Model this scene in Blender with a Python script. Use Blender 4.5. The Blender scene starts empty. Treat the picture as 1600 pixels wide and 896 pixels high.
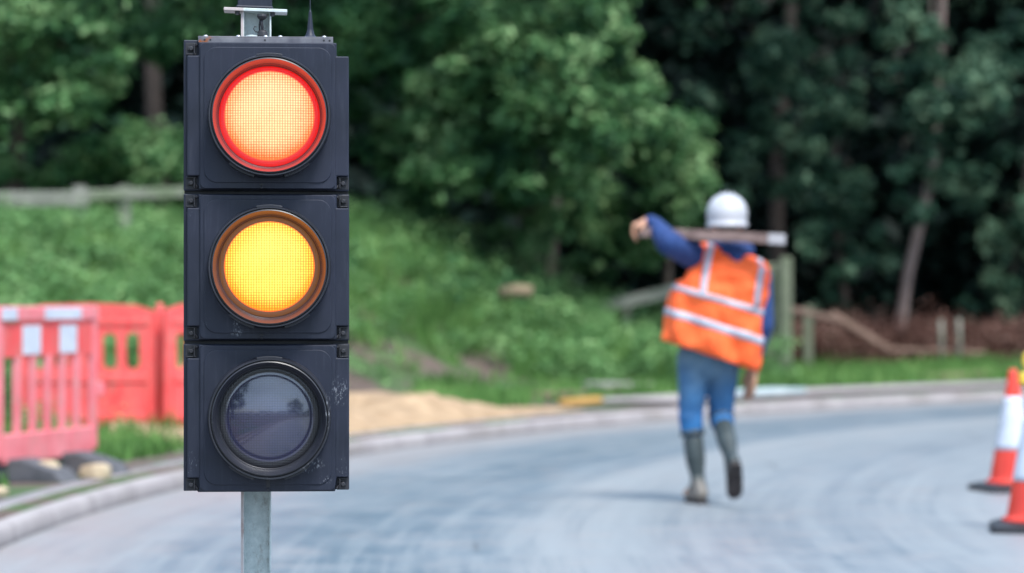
import bpy, bmesh, math, random
import numpy as np
from mathutils import Vector, Matrix
random.seed(7)
rng = np.random.default_rng(11)
R = math.radians
PI = math.pi
S = bpy.context.scene
COL = S.collection
F = 4444.0      # focal length in photo pixels (100 mm lens, 36 mm sensor, 1600 px)
CAMH = 1.12
ROW = 470.0     # photo row of the horizon
CX, CY, R0 = 26.008, 12.509, 28.317   # centre and radius of the outer kerb of the bend

# ------------------------------------------------------------------ helpers
def at(px, py, D):
    return Vector(((px - 800) / F * D, D, CAMH - (py - ROW) / F * D))

def link(o, parent=None):
    COL.objects.link(o)
    if parent is not None:
        o.parent = parent
    return o

def tag(o, label=None, cat=None, group=None, kind=None):
    if label: o['label'] = label
    if cat: o['category'] = cat
    if group: o['group'] = group
    if kind: o['kind'] = kind
    return o

def empty(name, loc=(0, 0, 0), rz=0.0):
    o = bpy.data.objects.new(name, None)
    o.empty_display_size = 0.1
    link(o)
    o.location = loc
    o.rotation_euler = (0, 0, rz)
    return o

def obj(name, bm, mat, parent=None, smooth=False, bevel=0.0, seg=2, autosmooth=None):
    me = bpy.data.meshes.new(name)
    bmesh.ops.recalc_face_normals(bm, faces=bm.faces)
    bm.to_mesh(me); bm.free()
    o = bpy.data.objects.new(name, me)
    if mat: me.materials.append(mat)
    if smooth:
        me.polygons.foreach_set('use_smooth', [True] * len(me.polygons))
    link(o, parent)
    if bevel > 0:
        m = o.modifiers.new('bevel', 'BEVEL'); m.width = bevel; m.segments = seg
        m.limit_method = 'ANGLE'; m.angle_limit = R(35)
        m.harden_normals = False
    return o

def box(bm, x0, x1, y0, y1, z0, z1, mat=None):
    vs = [bm.verts.new(p) for p in ((x0,y0,z0),(x1,y0,z0),(x1,y1,z0),(x0,y1,z0),(x0,y0,z1),(x1,y0,z1),(x1,y1,z1),(x0,y1,z1))]
    if mat is not None:
        for v in vs: v.co = mat @ v.co
    for f in ((0,3,2,1),(4,5,6,7),(0,1,5,4),(1,2,6,5),(2,3,7,6),(3,0,4,7)):
        bm.faces.new([vs[i] for i in f])
    return vs

def beam(bm, a, b, w, h, up=(0, 0, 1)):
    a = Vector(a); b = Vector(b); d = (b - a); L = d.length; d.normalize()
    u = Vector(up); s = d.cross(u)
    if s.length < 1e-4: s = Vector((1, 0, 0))
    s.normalize(); u = s.cross(d)
    m = Matrix((( d.x, s.x, u.x, a.x), (d.y, s.y, u.y, a.y), (d.z, s.z, u.z, a.z), (0, 0, 0, 1)))
    return box(bm, 0, L, -w / 2, w / 2, -h / 2, h / 2, m)

def tube(bm, pts, radii, n=10, cap=True):
    pts = [Vector(p) for p in pts]
    if not hasattr(radii, '__len__'): radii = [radii] * len(pts)
    rings = []
    ref = None
    for i, p in enumerate(pts):
        d = (pts[min(i + 1, len(pts) - 1)] - pts[max(i - 1, 0)]).normalized()
        if ref is None:
            ref = Vector((1, 0, 0)) if abs(d.x) < .8 else Vector((0, 1, 0))
        s = d.cross(ref).normalized(); u = s.cross(d).normalized(); ref = u
        ref = u
        rings.append([bm.verts.new(p + (s * math.cos(2*PI*k/n) + u * math.sin(2*PI*k/n)) * radii[i]) for k in range(n)])
        ref = s.cross(d) * 1.0
    for a, b in zip(rings, rings[1:]):
        for k in range(n):
            bm.faces.new((a[k], a[(k+1) % n], b[(k+1) % n], b[k]))
    if cap:
        bm.faces.new(rings[0][::-1]); bm.faces.new(rings[-1])

def lathe(bm, prof, n=64, axis='z', closed=False, c=(0, 0, 0), sx=1, sy=1):
    """prof: (radius, position along the axis)"""
    rings = []
    for r, h in prof:
        ring = []
        for k in range(n):
            a = 2 * PI * k / n
            if axis == 'z': p = (r * math.cos(a) * sx, r * math.sin(a) * sy, h)
            elif axis == 'y': p = (r * math.cos(a) * sx, h, r * math.sin(a) * sy)
            else: p = (h, r * math.cos(a) * sx, r * math.sin(a) * sy)
            ring.append(bm.verts.new((p[0] + c[0], p[1] + c[1], p[2] + c[2])))
        rings.append(ring)
    prs = list(zip(rings, rings[1:]))
    if closed: prs.append((rings[-1], rings[0]))
    for a, b in prs:
        for k in range(n):
            bm.faces.new((a[k], a[(k+1) % n], b[(k+1) % n], b[k]))
    if not closed:
        bm.faces.new(rings[0][::-1]); bm.faces.new(rings[-1])

def prism(bm, pts, y0, y1):
    """pts: (x, z) outline extruded along y"""
    a = [bm.verts.new((x, y0, z)) for x, z in pts]
    b = [bm.verts.new((x, y1, z)) for x, z in pts]
    bm.faces.new(a); bm.faces.new(b[::-1])
    n = len(pts)
    for k in range(n):
        bm.faces.new((a[k], b[k], b[(k+1) % n], a[(k+1) % n]))

def np_mesh(name, V, Q, mat, parent=None, smooth=False):
    me = bpy.data.meshes.new(name)
    V = np.asarray(V, dtype=np.float32); Q = np.asarray(Q, dtype=np.int32)
    n, k = Q.shape
    me.vertices.add(len(V)); me.vertices.foreach_set('co', V.ravel())
    me.loops.add(n * k); me.loops.foreach_set('vertex_index', Q.ravel())
    me.polygons.add(n)
    me.polygons.foreach_set('loop_start', np.arange(0, n * k, k, dtype=np.int32))
    me.polygons.foreach_set('loop_total', np.full(n, k, dtype=np.int32))
    me.update(calc_edges=True); me.validate()
    if smooth: me.polygons.foreach_set('use_smooth', [True] * n)
    me.materials.append(mat)
    o = bpy.data.objects.new(name, me)
    return link(o, parent)

# ------------------------------------------------------------------ materials
class NT:
    def __init__(s, name):
        s.m = bpy.data.materials.new(name); s.m.use_nodes = True
        s.t = s.m.node_tree; s.p = s.t.nodes['Principled BSDF']; s.out = s.t.nodes['Material Output']
    def n(s, typ, **kw):
        nd = s.t.nodes.new(typ)
        for k, v in kw.items():
            if k.startswith('i_'):
                key = k[2:]
                key = int(key) if key.isdigit() else key.replace('_', ' ')
                nd.inputs[key].default_value = v
            else: setattr(nd, k, v)
        return nd
    def l(s, a, b): s.t.links.new(a, b)
    def coord(s, kind='Object', scale=(1, 1, 1)):
        c = s.n('ShaderNodeTexCoord'); mp = s.n('ShaderNodeMapping')
        mp.inputs['Scale'].default_value = scale
        s.l(c.outputs[kind], mp.inputs[0]); return mp.outputs[0]
    def noise(s, vec, scale, detail=4, rough=.55):
        nz = s.n('ShaderNodeTexNoise'); nz.inputs['Scale'].default_value = scale
        nz.inputs['Detail'].default_value = detail; nz.inputs['Roughness'].default_value = rough
        if vec is not None: s.l(vec, nz.inputs['Vector'])
        return nz.outputs['Fac']
    def ramp(s, fac, stops, interp='LINEAR'):
        r = s.n('ShaderNodeValToRGB'); r.color_ramp.interpolation = interp
        e = r.color_ramp.elements
        while len(e) < len(stops): e.new(.5)
        for el, (p, c) in zip(e, stops):
            el.position = p; el.color = (*c, 1) if len(c) == 3 else c
        s.l(fac, r.inputs[0]); return r.outputs[0]
    def mix(s, fac, a, b, mode='MIX'):
        m = s.n('ShaderNodeMix', data_type='RGBA', blend_type=mode)
        for sock, v in ((m.inputs[0], fac), (m.inputs[6], a), (m.inputs[7], b)):
            if hasattr(v, 'node'): s.l(v, sock)
            elif isinstance(v, (int, float)): sock.default_value = v
            else: sock.default_value = (*v, 1)
        return m.outputs[2]
    def math(s, op, a, b=None, c=None, clamp=False):
        m = s.n('ShaderNodeMath', operation=op, use_clamp=clamp)
        for i, v in enumerate((a, b, c)):
            if v is None: continue
            if hasattr(v, 'node'): s.l(v, m.inputs[i])
            else: m.inputs[i].default_value = v
        return m.outputs[0]
    def bump(s, h, strength=.3, dist=.01):
        b = s.n('ShaderNodeBump'); b.inputs['Strength'].default_value = strength
        b.inputs['Distance'].default_value = dist
        s.l(h, b.inputs['Height']); s.l(b.outputs[0], s.p.inputs['Normal']); return b
    def base(s, v):
        if hasattr(v, 'node'): s.l(v, s.p.inputs['Base Color'])
        else: s.p.inputs['Base Color'].default_value = (*v, 1)
    def set(s, **kw):
        for k, v in kw.items():
            sock = s.p.inputs[k.replace('_', ' ')]
            if hasattr(v, 'node'): s.l(v, sock)
            else: sock.default_value = v

def noisy(name, c1, c2, scale=6, rough=.6, bump=.15, bscale=40, bdist=.004, metallic=0, kind='Object', lo=.35, hi=.65):
    t = NT(name); v = t.coord(kind)
    t.base(t.ramp(t.noise(v, scale), [(lo, c1), (hi, c2)]))
    t.set(Roughness=rough, Metallic=metallic)
    if bump: t.bump(t.noise(v, bscale), bump, bdist)
    return t.m

def leaf_mat(name, dark, mid, light, trans=.25, nscale=1.2, rough=.55):
    t = NT(name)
    g = t.n('ShaderNodeNewGeometry')
    v = t.coord('Object')
    nz = t.noise(v, nscale, 3)
    f = t.math('MULTIPLY_ADD', g.outputs['Random Per Island'], .34, t.math('MULTIPLY_ADD', nz, 1.5, -.40))
    c = t.ramp(f, [(.25, dark), (.55, mid), (.85, light)])
    t.base(c); t.set(Roughness=rough); t.p.inputs['Specular IOR Level'].default_value = .16
    tr = t.n('ShaderNodeBsdfTranslucent'); t.l(c, tr.inputs[0])
    mx = t.n('ShaderNodeMixShader'); mx.inputs[0].default_value = trans
    t.l(t.p.outputs[0], mx.inputs[1]); t.l(tr.outputs[0], mx.inputs[2]); t.l(mx.outputs[0], t.out.inputs[0])
    return t.m

def wear_mask(t):
    # scrapes and chips at fixed places on the casing (metres in the signal's own frame)
    c = t.n('ShaderNodeTexCoord'); sp = t.n('ShaderNodeSeparateXYZ'); t.l(c.outputs['Object'], sp.inputs[0])
    tot = None
    for (px, py, rx, ry, th) in ((531, 612, 15, 26, .55), (535, 735, 10, 24, .57), (300, 730, 12, 34, .60), (371, 520, 12, 7, .50), (371, 508, 8, 10, .53), (494, 724, 16, 10, .53), (478, 734, 14, 7, .54), (512, 640, 6, 34, .55), (400, 748, 60, 5, .60), (508, 752, 12, 9, .56), (322, 500, 9, 12, .60), (300, 330, 10, 14, .62)):
        X = (px - 416.5) / 700; Z = 1.12 - (py - 470) / 700
        dx = t.math('DIVIDE', t.math('SUBTRACT', sp.outputs[0], X), rx / 700); dz = t.math('DIVIDE', t.math('SUBTRACT', sp.outputs[2], Z), ry / 700)
        d2 = t.math('ADD', t.math('POWER', t.math('ABSOLUTE', dx), 2), t.math('POWER', t.math('ABSOLUTE', dz), 2))
        inside = t.math('SUBTRACT', 1.0, d2, clamp=True)
        nz = t.noise(t.coord('Object', (1, 1, .45)), 230, 6, .75)
        m = t.math('MULTIPLY', inside, t.ramp(nz, [(th, (0, 0, 0)), (th + .05, (1, 1, 1))]))
        tot = m if tot is None else t.math('MAXIMUM', tot, m)
    return t.math('MULTIPLY', tot, .65, clamp=True)

def plastic_dark():
    t = NT('weathered dark signal plastic'); v = t.coord('Object')
    n1 = t.noise(v, 9, 5)
    c = t.ramp(n1, [(.3, (.006, .009, .020)), (.7, (.012, .016, .034))])
    # vertical rain streaks and dust
    vs = t.coord('Object', (60, 60, 5)); st = t.noise(vs, 1.6, 5, .7)
    stf = t.ramp(st, [(.52, (0, 0, 0)), (.78, (1, 1, 1))])
    c = t.mix(t.math('MULTIPLY', stf, .35), c, (.050, .056, .078))
    # scuffs
    vv = t.coord('Object', (1, 1, 1)); sc = t.noise(vv, 55, 8, .8); big = t.noise(vv, 5.5, 2)
    m = t.math('MULTIPLY', t.ramp(sc, [(.63, (0, 0, 0)), (.70, (1, 1, 1))]), t.ramp(big, [(.56, (0, 0, 0)), (.68, (1, 1, 1))]))
    c = t.mix(t.math('MULTIPLY', m, .6), c, (.28, .30, .34))
    wear = wear_mask(t)
    c = t.mix(wear, c, (.30, .32, .36))
    t.base(c)
    t.p.inputs['Specular IOR Level'].default_value = .42
    t.set(Roughness=t.math('MULTIPLY_ADD', n1, .25, .38)); t.bump(t.noise(v, 380, 3), .12, .0006)
    return t.m

M = {}
M['plastic'] = plastic_dark()
def visor_mat():
    t = NT('black visor plastic with chipped rim'); v = t.coord('Object')
    n1 = t.noise(v, 20, 5)
    c = t.ramp(n1, [(.3, (.010, .011, .016)), (.7, (.019, .020, .029))])
    sc = t.noise(v, 140, 8, .85); big = t.noise(v, 9, 2)
    m = t.math('MULTIPLY', t.ramp(sc, [(.60, (0, 0, 0)), (.66, (1, 1, 1))]), t.ramp(big, [(.57, (0, 0, 0)), (.66, (1, 1, 1))]))
    t.base(t.mix(wear_mask(t), t.mix(t.math('MULTIPLY', m, .7), c, (.35, .36, .38)), (.38, .39, .42)))
    t.set(Roughness=t.math('MULTIPLY_ADD', n1, .25, .30)); t.bump(sc, .1, .0008)
    return t.m
M['visor'] = visor_mat()
M['black'] = noisy('black rubber', (.010, .010, .013), (.022, .022, .028), 12, .5, .1)
def galv():
    t = NT('stained galvanised steel'); v = t.coord('Object')
    sp = t.noise(v, 60, 6, .7)
    c = t.ramp(sp, [(.3, (.42, .49, .49)), (.7, (.62, .68, .67))])
    st = t.noise(t.coord('Object', (1, 1, .45)), 26, 7, .75)
    c = t.mix(t.ramp(st, [(.55, (0, 0, 0)), (.70, (.75, .75, .75))]), c, (.16, .12, .085))
    d = t.noise(v, 170, 4, .8)
    c = t.mix(t.ramp(d, [(.66, (0, 0, 0)), (.71, (.9, .9, .9))]), c, (.05, .035, .03))
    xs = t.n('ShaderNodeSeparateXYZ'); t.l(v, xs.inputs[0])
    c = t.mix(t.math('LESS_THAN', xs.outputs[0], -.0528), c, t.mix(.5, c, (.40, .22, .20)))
    t.base(c); t.set(Roughness=.55, Metallic=.1); t.bump(sp, .2, .001)
    return t.m
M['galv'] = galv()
def bracket_mat():
    t = NT('grey steel with rust patches'); v = t.coord('Object')
    c = t.ramp(t.noise(v, 30, 5), [(.3, (.10, .10, .12)), (.7, (.20, .20, .22))])
    c = t.mix(t.ramp(t.noise(v, 16, 4), [(.60, (0, 0, 0)), (.66, (1, 1, 1))]), c, (.28, .09, .03))
    t.base(c); t.set(Roughness=.5, Metallic=.5); return t.m
M['bracket'] = bracket_mat()
M['bolt'] = noisy('zinc bolt', (.35, .36, .38), (.6, .6, .62), 40, .35, .1, metallic=.8)

GAIN = 1.0
def lens_mat(name, core, edge, power, flange):
    """lit lens: prismatic grid of bright ridges and darker joints"""
    t = NT(name); c = t.n('ShaderNodeTexCoord'); sp = t.n('ShaderNodeSeparateXYZ')
    t.l(c.outputs['Object'], sp.inputs[0]); X, Z = sp.outputs[0], sp.outputs[2]
    P = .0058
    gx = t.math('ABSOLUTE', t.math('SINE', t.math('MULTIPLY', X, PI / P)))
    gz = t.math('ABSOLUTE', t.math('SINE', t.math('MULTIPLY', Z, PI / P)))
    g = t.math('MULTIPLY', t.math('POWER', gx, .55), t.math('POWER', gz, .35))
    r = t.math('SQRT', t.math('ADD', t.math('POWER', X, 2), t.math('POWER', t.math('ADD', Z, -.012), 2)))
    nz = t.noise(t.coord('Object', (1, 1, 1)), 190, 4, .8)
    nb = t.noise(t.coord('Object', (1, 1, 1)), 22, 3, .6)
    fr = t.math('ADD', t.math('MULTIPLY', t.math('POWER', t.math('MULTIPLY', r, 10.5), 4.0), .55), t.math('MULTIPLY', t.math('SUBTRACT', 1.0, g), .62))
    fr = t.math('ADD', fr, t.math('MULTIPLY', t.math('SUBTRACT', nb, .5), .40))
    fr = t.math('ADD', fr, t.math('MULTIPLY', t.math('SUBTRACT', nz, .5), .75))
    col = t.ramp(fr, [(.15, core), (1.0, edge)])
    s = t.math('MULTIPLY', t.math('MULTIPLY_ADD', g, .62, .40), power)
    rc = t.math('SQRT', t.math('ADD', t.math('POWER', X, 2), t.math('POWER', Z, 2)))
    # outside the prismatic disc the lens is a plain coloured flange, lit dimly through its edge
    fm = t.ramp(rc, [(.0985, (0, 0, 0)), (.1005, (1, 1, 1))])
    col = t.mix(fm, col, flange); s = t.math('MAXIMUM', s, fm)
    t.base((.02, .01, .01)); t.set(Roughness=.3)
    t.l(col, t.p.inputs['Emission Color']); t.l(s, t.p.inputs['Emission Strength'])
    t.bump(g, .25, .001)
    return t.m
def lens_off():
    t = NT('unlit green lens'); c = t.n('ShaderNodeTexCoord'); sp = t.n('ShaderNodeSeparateXYZ')
    t.l(c.outputs['Object'], sp.inputs[0]); P = .0058
    gx = t.math('POWER', t.math('ABSOLUTE', t.math('SINE', t.math('MULTIPLY', sp.outputs[0], PI / P))), .4)
    gz = t.math('POWER', t.math('ABSOLUTE', t.math('SINE', t.math('MULTIPLY', sp.outputs[2], PI / P))), .4)
    g = t.math('MULTIPLY', gx, gz)
    sc = t.noise(t.coord('Object', (1, 1, 2.2)), 60, 8, .85)
    col = t.mix(g, (.006, .006, .028), (.020, .020, .062))
    col = t.mix(t.ramp(sc, [(.66, (0, 0, 0)), (.72, (.5, .5, .5))]), col, (.25, .27, .32))
    rc = t.math('SQRT', t.math('ADD', t.math('POWER', sp.outputs[0], 2), t.math('POWER', sp.outputs[2], 2)))
    fm = t.ramp(rc, [(.0985, (0, 0, 0)), (.1005, (1, 1, 1))])
    t.base(t.mix(fm, col, (.010, .010, .014))); t.set(Roughness=.35)
    b = t.bump(g, .35, .0012)
    t.set(Coat_Weight=t.math('SUBTRACT', 1.0, t.math('MULTIPLY', fm, .85)), Coat_Roughness=.085, Coat_IOR=1.85)
    return t.m
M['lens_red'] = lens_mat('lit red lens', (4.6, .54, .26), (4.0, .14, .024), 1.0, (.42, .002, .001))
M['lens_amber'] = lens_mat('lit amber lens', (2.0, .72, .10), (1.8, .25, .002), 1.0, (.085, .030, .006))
M['lens_green'] = lens_off()

# ------------------------------------------------------------------ camera / world / light
cam = bpy.data.cameras.new('camera'); co = bpy.data.objects.new('camera', cam); COL.objects.link(co)
cam.lens = 100; cam.sensor_width = 36; cam.clip_end = 3000; cam.clip_start = .1
cam.shift_y = 22 / 1600
co.location = (0, 0, CAMH); co.rotation_euler = (R(90), 0, 0)
cam.dof.use_dof = True; cam.dof.focus_distance = 6.33; cam.dof.aperture_fstop = 3.15
cam.dof.aperture_blades = 0
S.camera = co

SUN_EL, SUN_AZ = 58, 150   # azimuth clockwise from +Y (north): behind the camera, to its right
w = bpy.data.worlds.new('World'); S.world = w; w.use_nodes = True
nt = w.node_tree; bg = nt.nodes['Background']; bg.inputs[1].default_value = .12
sky = nt.nodes.new('ShaderNodeTexSky'); sky.sky_type = 'NISHITA'; sky.sun_disc = False
sky.sun_elevation = R(SUN_EL); sky.sun_rotation = R(SUN_AZ); sky.air_density = 1.2; sky.dust_density = 2.0
tc = nt.nodes.new('ShaderNodeTexCoord'); mp = nt.nodes.new('ShaderNodeMapping'); mp.inputs['Scale'].default_value = (1, 1, 2.6)
nz = nt.nodes.new('ShaderNodeTexNoise'); nz.inputs['Scale'].default_value = 2.6; nz.inputs['Detail'].default_value = 7
nt.links.new(tc.outputs['Generated'], mp.inputs[0]); nt.links.new(mp.outputs[0], nz.inputs['Vector'])
rp = nt.nodes.new('ShaderNodeValToRGB'); rp.color_ramp.elements[0].position = .36; rp.color_ramp.elements[1].position = .62
rp.color_ramp.elements[0].color = (.35, .35, .35, 1)
nt.links.new(nz.outputs['Fac'], rp.inputs[0])
mx = nt.nodes.new('ShaderNodeMix'); mx.data_type = 'RGBA'
nt.links.new(rp.outputs[0], mx.inputs[0]); nt.links.new(sky.outputs[0], mx.inputs[6]); mx.inputs[7].default_value = (5.2, 6.9, 9.2, 1)
nt.links.new(mx.outputs[2], bg.inputs[0])
sl = bpy.data.lights.new('sun', 'SUN'); sl.energy = 2.6; sl.angle = R(16); sl.color = (1, .97, .92)
so = bpy.data.objects.new('sun', sl); COL.objects.link(so)
az = R(SUN_AZ); el = R(SUN_EL)
d = Vector((math.sin(az) * math.cos(el), math.cos(az) * math.cos(el), math.sin(el)))
so.rotation_euler = (-d).to_track_quat('-Z', 'Y').to_euler()
S.view_settings.view_transform = 'Standard'; S.view_settings.look = 'None'
S.view_settings.exposure = 1.0; S.view_settings.gamma = 1
S.cycles.max_bounces = 6; S.cycles.transparent_max_bounces = 4
S.cycles.use_denoising = True

# ------------------------------------------------------------------ terrain
def sm(x, a, b):
    t = np.clip((x - a) / (b - a), 0, 1); return t * t * (3 - 2 * t)
def vnoise(x, y, sc, seed=0):
    x = np.asarray(x, float) * sc + seed * 17.3; y = np.asarray(y, float) * sc + seed * 9.1
    return (np.sin(x * 1.7 + 1.3 * np.sin(y * 1.1 + seed)) + np.sin(y * 2.1 + 1.7 * np.sin(x * .9 - seed)) + .5 * np.sin(x * 3.9 + y * 3.1)) / 2.5
def sdist(x, y): return np.hypot(x - CX, y - CY) - R0
BX = [-30, -1.6, 0, 1.1, 2.2, 3.2, 60]; BA = [1.0, 1.0, .66, .38, .12, 0, 0]
def gz(x, y):
    x = np.asarray(x, float); y = np.asarray(y, float); s = sdist(x, y)
    front = sm(y, 8, 16)
    out = .11 + .03 * vnoise(x, y, 1.3) * sm(s, .3, 1.5)
    out = out + np.interp(x, BX, BA) * 1.75 * sm(s, 2.3, 8.3) * front
    out = out + (.10 * vnoise(x, y, .8, 3) + .05 * vnoise(x, y, 3.3, 6)) * sm(s, 2.5, 4)
    out = out + sm(s, 27, 75) * 26 * sm(y, 18, 40)
    inn = .11 + .03 * vnoise(x, y, 1.1, 5)
    return np.where(s > .07, out, np.where(s > -7.55, -.04, inn))

svals = np.unique(np.concatenate([[-R0 + .01, -22, -18, -14, -11, -9, -8, -7.6, -7.5, 0.06, .08], np.arange(.25, 12, .3), np.arange(12, 40, 1.2), np.arange(42, 100, 3), [120, 160, 240, 400, 700, 1200]]))
def polar_sheet(svals, nth, zf):
    th = np.linspace(0, 2 * PI, nth, endpoint=False)
    Sg, T = np.meshgrid(svals, th, indexing='ij')
    X = CX + (R0 + Sg) * np.cos(T); Y = CY + (R0 + Sg) * np.sin(T); Z = zf(X, Y)
    V = np.stack([X, Y, Z], -1).reshape(-1, 3)
    i = np.arange(len(svals) - 1)[:, None] * nth; j = np.arange(nth)[None, :]; j2 = (j + 1) % nth
    Q = np.stack([i + j, i + nth + j, i + nth + j2, i + j2], -1).reshape(-1, 4)
    return V, Q

def ground_mat():
    t = NT('soil and verge ground'); v = t.coord('Object')
    n1 = t.noise(v, 1.1, 6, .6); n2 = t.noise(v, 9, 5, .7)
    soil = t.ramp(n2, [(.3, (.060, .040, .032)), (.7, (.15, .105, .085))])
    grass = t.ramp(n2, [(.3, (.030, .060, .018)), (.7, (.07, .12, .035))])
    g = t.n('ShaderNodeNewGeometry'); sp = t.n('ShaderNodeSeparateXYZ'); t.l(g.outputs['Position'], sp.inputs[0])
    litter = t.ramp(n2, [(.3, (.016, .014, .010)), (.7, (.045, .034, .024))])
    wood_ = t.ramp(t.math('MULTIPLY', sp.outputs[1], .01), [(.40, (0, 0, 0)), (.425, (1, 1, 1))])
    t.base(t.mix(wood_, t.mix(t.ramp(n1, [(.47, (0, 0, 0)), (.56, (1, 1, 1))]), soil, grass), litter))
    t.set(Roughness=.95); t.bump(n2, .6, .05); return t.m
V, Q = polar_sheet(svals, 900, gz)
tag(np_mesh('ground', V, Q, ground_mat(), smooth=True), kind='structure')

def road_mat():
    t = NT('worn asphalt with wheel tracks')
    g = t.n('ShaderNodeNewGeometry'); sub = t.n('ShaderNodeVectorMath', operation='SUBTRACT')
    t.l(g.outputs['Position'], sub.inputs[0]); sub.inputs[1].default_value = (CX, CY, 0)
    sp = t.n('ShaderNodeSeparateXYZ'); t.l(sub.outputs[0], sp.inputs[0])
    r = t.math('SQRT', t.math('ADD', t.math('POWER', sp.outputs[0], 2), t.math('POWER', sp.outputs[1], 2)))
    ang = t.math('ARCTAN2', sp.outputs[1], sp.outputs[0])
    s = t.math('SUBTRACT', R0, r)                         # metres in from the kerb
    cmb = t.n('ShaderNodeCombineXYZ'); t.l(t.math('MULTIPLY', s, 2.2), cmb.inputs[0]); t.l(t.math('MULTIPLY', ang, 7), cmb.inputs[1])
    stretched = t.noise(cmb.outputs[0], 1.0, 5, .6)
    wob = t.math('MULTIPLY', t.math('SUBTRACT', t.noise(g.outputs['Position'], .45, 4), .5), .4)
    u = t.math('DIVIDE', t.math('ADD', t.math('ADD', s, wob), t.math('MULTIPLY', t.math('SUBTRACT', stretched, .5), .5)), 7.5)
    band = t.ramp(u, [(0.0, (.31, .275, .265)), (.06, (.285, .265, .265)), (.115, (.145, .183, .218)), (.20, (.085, .130, .168)), (.285, (.120, .163, .203)),
                      (.325, (.295, .308, .320)), (.40, (.240, .263, .282)), (.50, (.185, .213, .243)), (.62, (.255, .275, .292)), (1, (.255, .275, .292))])
    v = g.outputs['Position']
    cm2 = t.n('ShaderNodeCombineXYZ'); t.l(t.math('MULTIPLY', s, 9), cm2.inputs[0]); t.l(t.math('MULTIPLY', ang, 6), cm2.inputs[1])
    streak = t.noise(cm2.outputs[0], 1.0, 6, .7)
    dust = t.noise(v, 2.4, 8, .75)
    band = t.mix(t.ramp(streak, [(.46, (0, 0, 0)), (.66, (.55, .55, .55))]), band, (.33, .355, .365))
    band = t.mix(t.ramp(streak, [(.34, (.5, .5, .5)), (.46, (0, 0, 0))]), band, (.10, .145, .18))
    band = t.mix(t.ramp(dust, [(.50, (0, 0, 0)), (.70, (.60, .60, .60))]), band, (.36, .315, .30))
    agg = t.noise(v, 95, 4, .8); blot = t.noise(v, 1.7, 6, .65)
    c = t.mix(t.ramp(blot, [(.42, (0, 0, 0)), (.70, (.55, .55, .55))]), band, (.28, .30, .315))
    c = t.mix(.35, c, t.ramp(agg, [(.3, (.04, .04, .045)), (.7, (.40, .40, .40))]), 'OVERLAY')
    vor = t.n('ShaderNodeTexVoronoi', feature='DISTANCE_TO_EDGE'); vor.inputs['Scale'].default_value = .55
    dv = t.n('ShaderNodeVectorMath', operation='ADD'); t.l(v, dv.inputs[0])
    nn = t.n('ShaderNodeTexNoise'); nn.inputs['Scale'].default_value = 2.5; nn.inputs['Detail'].default_value = 6
    t.l(nn.outputs['Color'], dv.inputs[1]); t.l(dv.outputs[0], vor.inputs['Vector'])
    cr = t.ramp(vor.outputs['Distance'], [(0, (.55, .55, .55)), (.008, (0, 0, 0))])
    c = t.mix(t.math('MULTIPLY', cr, t.ramp(t.noise(v, .6, 2), [(.55, (0, 0, 0)), (.6, (1, 1, 1))])), c, (.04, .04, .04))
    t.base(c); t.set(Roughness=t.math('MULTIPLY_ADD', blot, .20, .36)); t.bump(agg, .35, .003)
    return t.m
V, Q = polar_sheet(np.array([-7.55, -6.5, -5.5, -4.5, -3.5, -2.5, -1.5, -.7, 0.02]), 720, lambda x, y: np.zeros_like(x))
tag(np_mesh('road', V, Q, road_mat()), kind='structure')

# kerbs: a stone section swept round the bend, joints every 0.9 m shown by the material
def kerb_mat():
    t = NT('pale concrete kerb'); g = t.n('ShaderNodeNewGeometry'); v = g.outputs['Position']
    c = t.ramp(t.noise(v, 3, 6, .7), [(.3, (.24, .215, .215)), (.7, (.36, .325, .32))])
    c = t.mix(t.ramp(t.noise(v, .9, 4), [(.5, (0, 0, 0)), (.68, (.6, .6, .6))]), c, (.17, .15, .13))
    sub = t.n('ShaderNodeVectorMath', operation='SUBTRACT'); t.l(v, sub.inputs[0]); sub.inputs[1].default_value = (CX, CY, 0)
    sp = t.n('ShaderNodeSeparateXYZ'); t.l(sub.outputs[0], sp.inputs[0])
    a = t.math('ARCTAN2', sp.outputs[1], sp.outputs[0])
    fr = t.math('FRACT', t.math('MULTIPLY', a, R0 / .91))
    c = t.mix(t.ramp(fr, [(0, (1, 1, 1)), (.022, (0, 0, 0))]), c, (.05, .045, .04))
    t.base(c); t.set(Roughness=.85); t.bump(t.noise(v, 40, 5), .3, .004); return t.m
KM = kerb_mat()
def kerb(name, s0, sign):
    prof = [(0, -.05), (.01, .070), (.03, .094), (.14, .108), (.32, .114), (.32, -.05)]
    n = 720; th = np.linspace(0, 2 * PI, n, endpoint=False); k = len(prof)
    V = np.array([[CX + (R0 + s0 + sign * a) * math.cos(t), CY + (R0 + s0 + sign * a) * math.sin(t), z] for a, z in prof for t in th])
    j = np.arange(n); j2 = (j + 1) % n
    Q = np.concatenate([np.stack([i * n + j, ((i + 1) % k) * n + j, ((i + 1) % k) * n + j2, i * n + j2], -1) for i in range(k)])
    o = np_mesh(name, V, Q, KM); tag(o, kind='structure')
kerb('kerb', 0, 1); kerb('kerb', -7.5, -1)

# worn strip of tarmac and concrete footway behind the kerb, on the far right
V, Q = polar_sheet(np.array([.30, .8, 1.35]), 1440, lambda x, y: gz(x, y) * 0 + .150)
ctr = V[Q].mean(1); keep = (ctr[:, 1] > 27.5) & (ctr[:, 0] < 24)
def path_mat():
    t = NT('dusty pinkish footpath'); v = t.coord('Object')
    t.base(t.ramp(t.noise(v, 2.2, 6, .7), [(.3, (.27, .23, .22)), (.7, (.40, .345, .335))])); t.set(Roughness=.8); return t.m
tag(np_mesh('footpath', V, Q[keep], path_mat()), kind='structure')

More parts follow.
